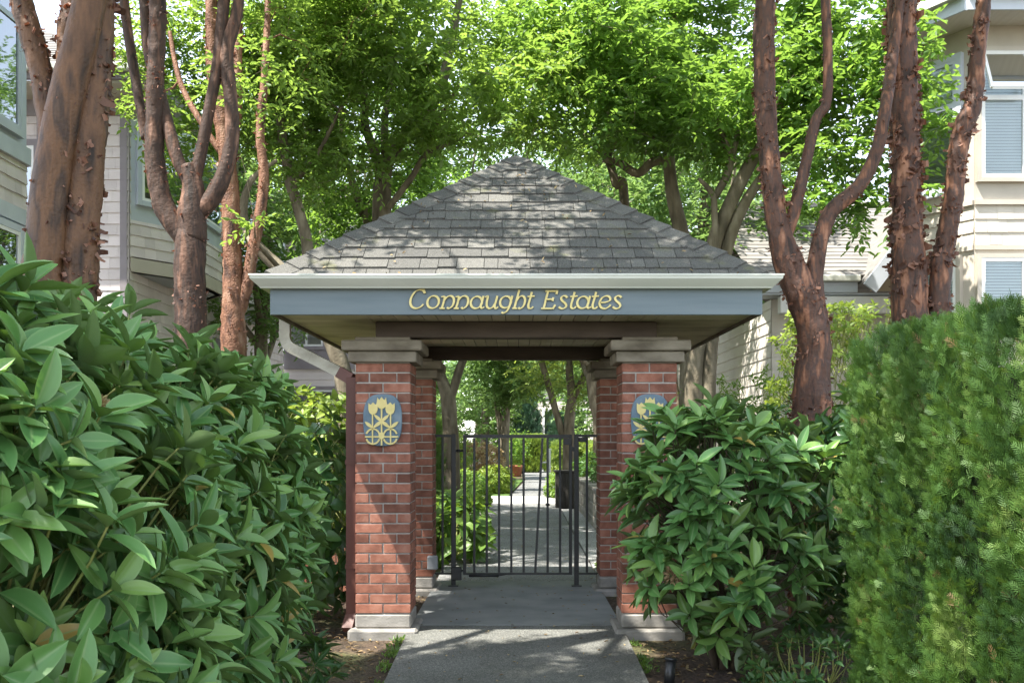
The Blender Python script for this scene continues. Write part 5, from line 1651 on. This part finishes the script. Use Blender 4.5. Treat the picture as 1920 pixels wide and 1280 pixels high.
# near wing with blue framed windows at the very left
bw = thing('apartment_building', (-6.5, 10, 0), 'near wing with tall blue-framed windows at the far left edge', 'building')
pl = [(-8.4, 8.6), (-6.5, 8.6), (-5.88, 9.4), (-5.88, 11.95), (-6.7, 12.6)]
q = MB()
for i in range(4):
    siding(q, pl[i], pl[i + 1], 4.05, 4.6); siding(q, pl[i], pl[i + 1], -.05, 1.8)
    band(q, pl[i], pl[i + 1], 1.80, 4.05, -.04, .002, 1); band(q, pl[i], pl[i + 1], 4.61, 7.2, -.04, .002, 1)
    band(q, pl[i], pl[i + 1], 4.602, 4.80, .003, .05, 1, ext=.02)
    band(q, pl[i], pl[i + 1], 3.86, 4.04, .003, .05, 1, ext=.02)
q.add([(*p, 7.2) for p in pl], [(4, 3, 2, 1, 0)], 1)
q.build('wall', [shL_m, trimB_m], bw)
for i, u0, u1 in ((1, .12, .86), (2, .2, 2.3), (0, .6, 1.6)):
    window(bw, pl[i], pl[i + 1], u0, u1, 4.95, 6.9, trimB_m, trimB_m, split=6.2, tw=.08, inner=curt_m)
    window(bw, pl[i], pl[i + 1], u0, u1, 2.3, 3.75, trimB_m, white_m, tw=.08)
q = MB(); q.box((-8.8, 8.0, 7.22), (-5.5, 12.4, 7.26), 0); q.bevbox((-8.85, 7.9, 7.265), (-5.45, 12.5, 7.42), .01, 1); q.build('eave', [MATS['pale_soffit'], trimB_m], bw)

# ---- right building
br = thing('apartment_building', (6.5, 15, 0), 'beige shingled townhouse with bay windows above the hedge at right', 'building')
pl = [(6.3, 14.2), (4.95, 12.9), (5.52, 12.0), (6.75, 12.0), (7.3, 12.9)]
q = MB()
for i in range(4):
    siding(q, pl[i], pl[i + 1], 3.66, 4.14, .155); siding(q, pl[i], pl[i + 1], -.05, 2.4, .155)
    band(q, pl[i], pl[i + 1], 2.4, 3.66, -.05, .003, 1); band(q, pl[i], pl[i + 1], 4.145, 6.3, -.05, .003, 1)
    band(q, pl[i], pl[i + 1], 3.60, 3.655, .004, .035, 1); band(q, pl[i], pl[i + 1], 4.142, 4.20, .004, .04, 1)
siding(q, (7.3, 12.9), (10, 12.9), -.05, 6.3)
q.build('wall', [shR_m, trimR_m], br)
w = window(br, pl[2], pl[3], .06, .60, 4.46, 5.98, trimR_m, white_m, 'blind', .05, 5.42)
# open awning sash at the top of that window
q = MB()
A0 = Vector((5.60, 11.95, 5.94)); 
c = [Vector((5.60, 11.93, 5.95)), Vector((6.10, 11.93, 5.95)), Vector((6.10, 11.72, 5.46)), Vector((5.60, 11.72, 5.46))]
for i in range(4): q.obox(c[i], c[(i + 1) % 4], .035, .03, up=(0, 1, .4))
q.build('awning_sash', white_m, w)
q = MB(); q.quad(*[p + Vector((0, .004, 0)) for p in c]); q.build('awning_pane', clear_m, w)
window(br, pl[2], pl[3], .70, 1.18, 4.46, 5.98, trimR_m, white_m, 'blind', .05, 5.42)
window(br, pl[2], pl[3], .06, .60, 2.62, 3.50, trimR_m, white_m, 'blind', .05)
window(br, pl[2], pl[3], .70, 1.18, 2.62, 3.50, trimR_m, white_m, 'blind', .05)
window(br, pl[1], pl[2], .20, .86, 4.40, 5.95, trimB_m, trimB_m, 'blind', .07, 5.4)
window(br, pl[1], pl[2], .20, .86, 2.62, 3.50, trimR_m, white_m, 'blind', .06)
q = MB()
ev = [(6.25, 14.7), (4.5, 12.7), (5.2, 11.5), (7.1, 11.5), (7.9, 12.4), (10.2, 12.4), (10.2, 15)]
q.add([(*p, 6.30) for p in ev] + [(*p, 6.33) for p in ev], [(0, 1, 2, 3, 4, 5, 6), (13, 12, 11, 10, 9, 8, 7)])
for i in range(6): band(q, ev[i], ev[i + 1], 6.27, 6.50, .001, .03, 1)
for i in range(6): band(q, ev[i], ev[i + 1], 6.42, 6.54, .031, .13, 2)
q.build('eave', [surf('cream_soffit', [(.55, .52, .46), (.62, .59, .52)], (18, 1, 1), .7, 0), trimB_m, gutter_m], br)
q = MB()
top = [(6.5, 15.2, 8.4), (8.4, 15.2, 8.4)]
roof_rows(q, (6.2, 14.75, 6.52), (4.45, 12.7, 6.52), (6.9, 15.0, 8.4), (6.5, 15.0, 8.4), 16)
roof_rows(q, (4.45, 12.7, 6.52), (5.17, 11.45, 6.52), (6.5, 15.01, 8.4), (6.5, 15.0, 8.4), 16)
roof_rows(q, (5.17, 11.45, 6.52), (7.12, 11.45, 6.52), (6.5, 15.0, 8.4), (8.4, 15.0, 8.4), 16)
q.build('roof', roofB_m, br)
# lower wing with porch roof and gable
lw = thing('house_wing', (5.5, 18, 0), 'low white-walled wing with pale shingle roof and blue gable board right of the pavilion', 'building')
q = MB()
siding(q, (4.0, 25.0), (4.0, 15.6), -.05, 3.5, .19, 0, False)
siding(q, (4.0, 15.6), (8.0, 15.6), -.05, 3.5, .19, 0, False)
q.build('wall', surf('white_siding', [(.56, .51, .45), (.64, .59, .52)], (2, 2, 5), .7, .1, 60, rnd=.05), lw)
q = MB()
roof_rows(q, (3.55, 15.1, 3.80), (8.2, 15.1, 3.80), (3.55, 18.6, 5.75), (8.2, 18.6, 5.75), 22)
roof_rows(q, (3.55, 22.1, 3.80), (8.2, 22.1, 3.80), (3.55, 18.6, 5.75), (8.2, 18.6, 5.75), 12)
q.build('roof', roofB_m, lw)
q = MB(); q.bevbox((3.5, 15.0, 3.70), (5.20, 15.095, 3.80), .015); q.build('gutter', gutter_m, lw)
q = MB()
q.bevbox((3.56, 15.10, 3.545), (5.18, 15.14, 3.698), .004)
q.box((3.56, 15.141, 3.515), (8.0, 15.6, 3.543))
q.build('fascia', trimB_m, lw)
# gable at the right end, in front of the slope
q = MB()
g0, g1, gp = Vector((5.22, 14.7, 3.55)), Vector((7.4, 14.7, 3.55)), Vector((6.31, 14.7, 5.0))
q.add([g0 + Vector((.1, .3, 0)), g1 + Vector((-.1, .3, 0)), gp + Vector((0, .3, -.1))], [(0, 1, 2)], 0)
gb = q.build('gable', surf('tan_soffit', [(.36, .29, .20), (.44, .36, .26)], (2, 2, 2), .8, .1, 40), lw)
q = MB()
q.obox(g0, gp, .05, .22, up=(0, 0, 1)); q.obox(gp, g1, .05, .22, up=(0, 0, 1))
q.build('barge_board', trimB_m, gb)
q = MB()
for a, b in ((g0, gp), (g1, gp)):
    q.add([a + Vector((0, .04, .13)), b + Vector((0, .04, .13)), b + Vector((0, 3.0, .13)), a + Vector((0, 3.0, .13)), a + Vector((0, .04, .17)), b + Vector((0, .04, .17)), b + Vector((0, 3.0, .17)), a + Vector((0, 3.0, .17))],
          [(0, 1, 2, 3), (4, 5, 6, 7), (0, 1, 5, 4), (0, 3, 7, 4)])
q.build('gable_roof', roofB_m, gb)
q = MB(); q.bevbox((4.02, 15.15, 3.24), (7.6, 15.32, 3.50), .01)
for x in (4.55, 7.2): q.bevbox((x, 15.16, -.05), (x + .16, 15.31, 3.238), .01)
q.build('porch_beam', white_m, lw)

# far white house through the gate
fh = thing('house', (2.5, 60, 0), 'far white and grey house glimpsed through the trees beyond the gate', 'house')
q = MB()
siding(q, (-1, 58), (8, 58), -.05, 5.2, .3, 0, False)
q.build('wall', MATS['white_siding'], fh)
q = MB(); roof_rows(q, (-1.5, 57.5, 5.2), (8.5, 57.5, 5.2), (-1.5, 62, 8), (8.5, 62, 8), 14); q.build('roof', roofB_m, fh)
for u in (2.6, 4.2, 5.8): window(fh, (-1, 58), (8, 58), u, u + .8, 1.4, 3.0, white_m, inner=curt_m)

# ------------------------------------------------------------------ litter on the soil
n = 5200
P_ = np.column_stack([RNG.uniform(-2.6, 2.2, n), RNG.uniform(4.2, 9.5, n), np.zeros(n)])
ok = (np.abs(P_[:, 0]) > .80)
P_ = P_[ok]
P_[:, 2] = [gz(y) - .032 for y in P_[:, 1]]
n = len(P_)
tag(leaves('leaf_litter', HEX, P_, RNG.normal(size=(n, 3)) * np.array([1, 1, .15]), np.array([0, 0, 1]) + RNG.normal(size=(n, 3)) * .3, RNG.uniform(.02, .055, n), RNG.uniform(.01, .025, n), litter_m, None, (0, 0, 0), smooth=False), kind='stuff')
n = 520
P_ = np.column_stack([RNG.uniform(-.74, .74, n), RNG.uniform(4.6, 19, n), np.zeros(n)])
P_[:, 2] = [gz(y) + .006 for y in P_[:, 1]]
tag(leaves('fallen_leaves', HEX, P_, RNG.normal(size=(n, 3)) * np.array([1, 1, .1]), np.array([0, 0, 1]) + RNG.normal(size=(n, 3)) * .2, RNG.uniform(.012, .035, n), RNG.uniform(.008, .018, n), litter_m, None, (0, 0, 0), smooth=False), kind='stuff')

n = 90
u = RNG.uniform(0, 1, n)
yy = 6.36 + 1.45 * u ** 1.6
xx = RNG.uniform(-1, 1, n) * (8.0 - yy) * .9
P_ = np.column_stack([xx, yy, 2.335 + (yy - 6.345) * .755 + .026])
tag(leaves('roof_leaf_debris', HEX, P_, RNG.normal(size=(n, 3)) * np.array([1, .7, .5]), np.array([0, -.6, .8]) + RNG.normal(size=(n, 3)) * .25, RNG.uniform(.014, .04, n), RNG.uniform(.008, .018, n), litter_m, None, (0, 0, 0), smooth=False), kind='stuff')
n = 1500
sg = RNG.choice([-1, 1], n)
yy = RNG.uniform(4.4, 7.0, n)
cl = np.array([noise.noise(Vector((float(a) * 3, float(b), 5))) for a, b in zip(yy, sg)])
ok = cl > -.05
P_ = np.column_stack([sg * (.775 + np.abs(RNG.normal(0, .035, n))), yy, np.zeros(n)])[ok]
P_[:, 2] = [gz(y) - .03 for y in P_[:, 1]]
n = len(P_)
tag(leaves('edge_weeds', HEX, P_, RNG.normal(size=(n, 3)) * np.array([.7, .7, .3]) + np.array([0, 0, .75]), RNG.normal(size=(n, 3)), RNG.uniform(.015, .05, n), RNG.uniform(.006, .016, n), hosta_m, None, (0, 0, 0), smooth=False), kind='stuff')

# ------------------------------------------------------------------ camera, light, render settings
cam = bpy.data.cameras.new('camera')
co = bpy.data.objects.new('camera', cam)
COL.objects.link(co)
cam.sensor_width = 36; cam.lens = 36 * F / 1920
co.location = (0, 0, H); co.rotation_euler = (math.radians(90), 0, 0)
cam.shift_x = -(CX - 960) / 1920; cam.shift_y = (HY - 640) / 1920
cam.clip_start = .05; cam.clip_end = 1500
sc.camera = co

sd = Vector((-.478, -.286, 1)).normalized()
sl = bpy.data.lights.new('sun', 'SUN'); so = bpy.data.objects.new('sun', sl); COL.objects.link(so)
sl.energy = 3.9; sl.angle = math.radians(.53); sl.color = (1, .95, .87)
so.rotation_euler = (-sd).to_track_quat('-Z', 'Y').to_euler()
w = bpy.data.worlds.new('World'); sc.world = w; w.use_nodes = True
N = w.node_tree.nodes; L = w.node_tree.links
sk = N.new('ShaderNodeTexSky'); sk.sky_type = 'NISHITA'; sk.sun_disc = False
sk.sun_elevation = math.asin(sd.z); sk.sun_rotation = math.atan2(sd.x, sd.y)
sk.air_density = 1.0; sk.dust_density = .5
bg = N['Background']; bg.inputs['Strength'].default_value = .15
hs = N.new('ShaderNodeHueSaturation'); hs.inputs['Saturation'].default_value = .5
L.new(sk.outputs[0], hs.inputs['Color']); L.new(hs.outputs[0], bg.inputs['Color'])
vs_ = sc.view_settings
vs_.view_transform = 'Standard'; vs_.look = 'None'; vs_.gamma = 1; vs_.exposure = 2.05
try: vs_.use_curve_mapping = False
except Exception: pass
sc.render.engine = 'CYCLES'
cy = sc.cycles
cy.use_denoising = True
try:
    cy.denoiser = 'OPENIMAGEDENOISE'; cy.denoising_input_passes = 'RGB_ALBEDO_NORMAL'; cy.denoising_prefilter = 'NONE'
except Exception: pass
cy.max_bounces = 8; cy.diffuse_bounces = 4; cy.glossy_bounces = 3; cy.transmission_bounces = 4; cy.transparent_max_bounces = 12
cy.sample_clamp_indirect = 6
cy.use_adaptive_sampling = True
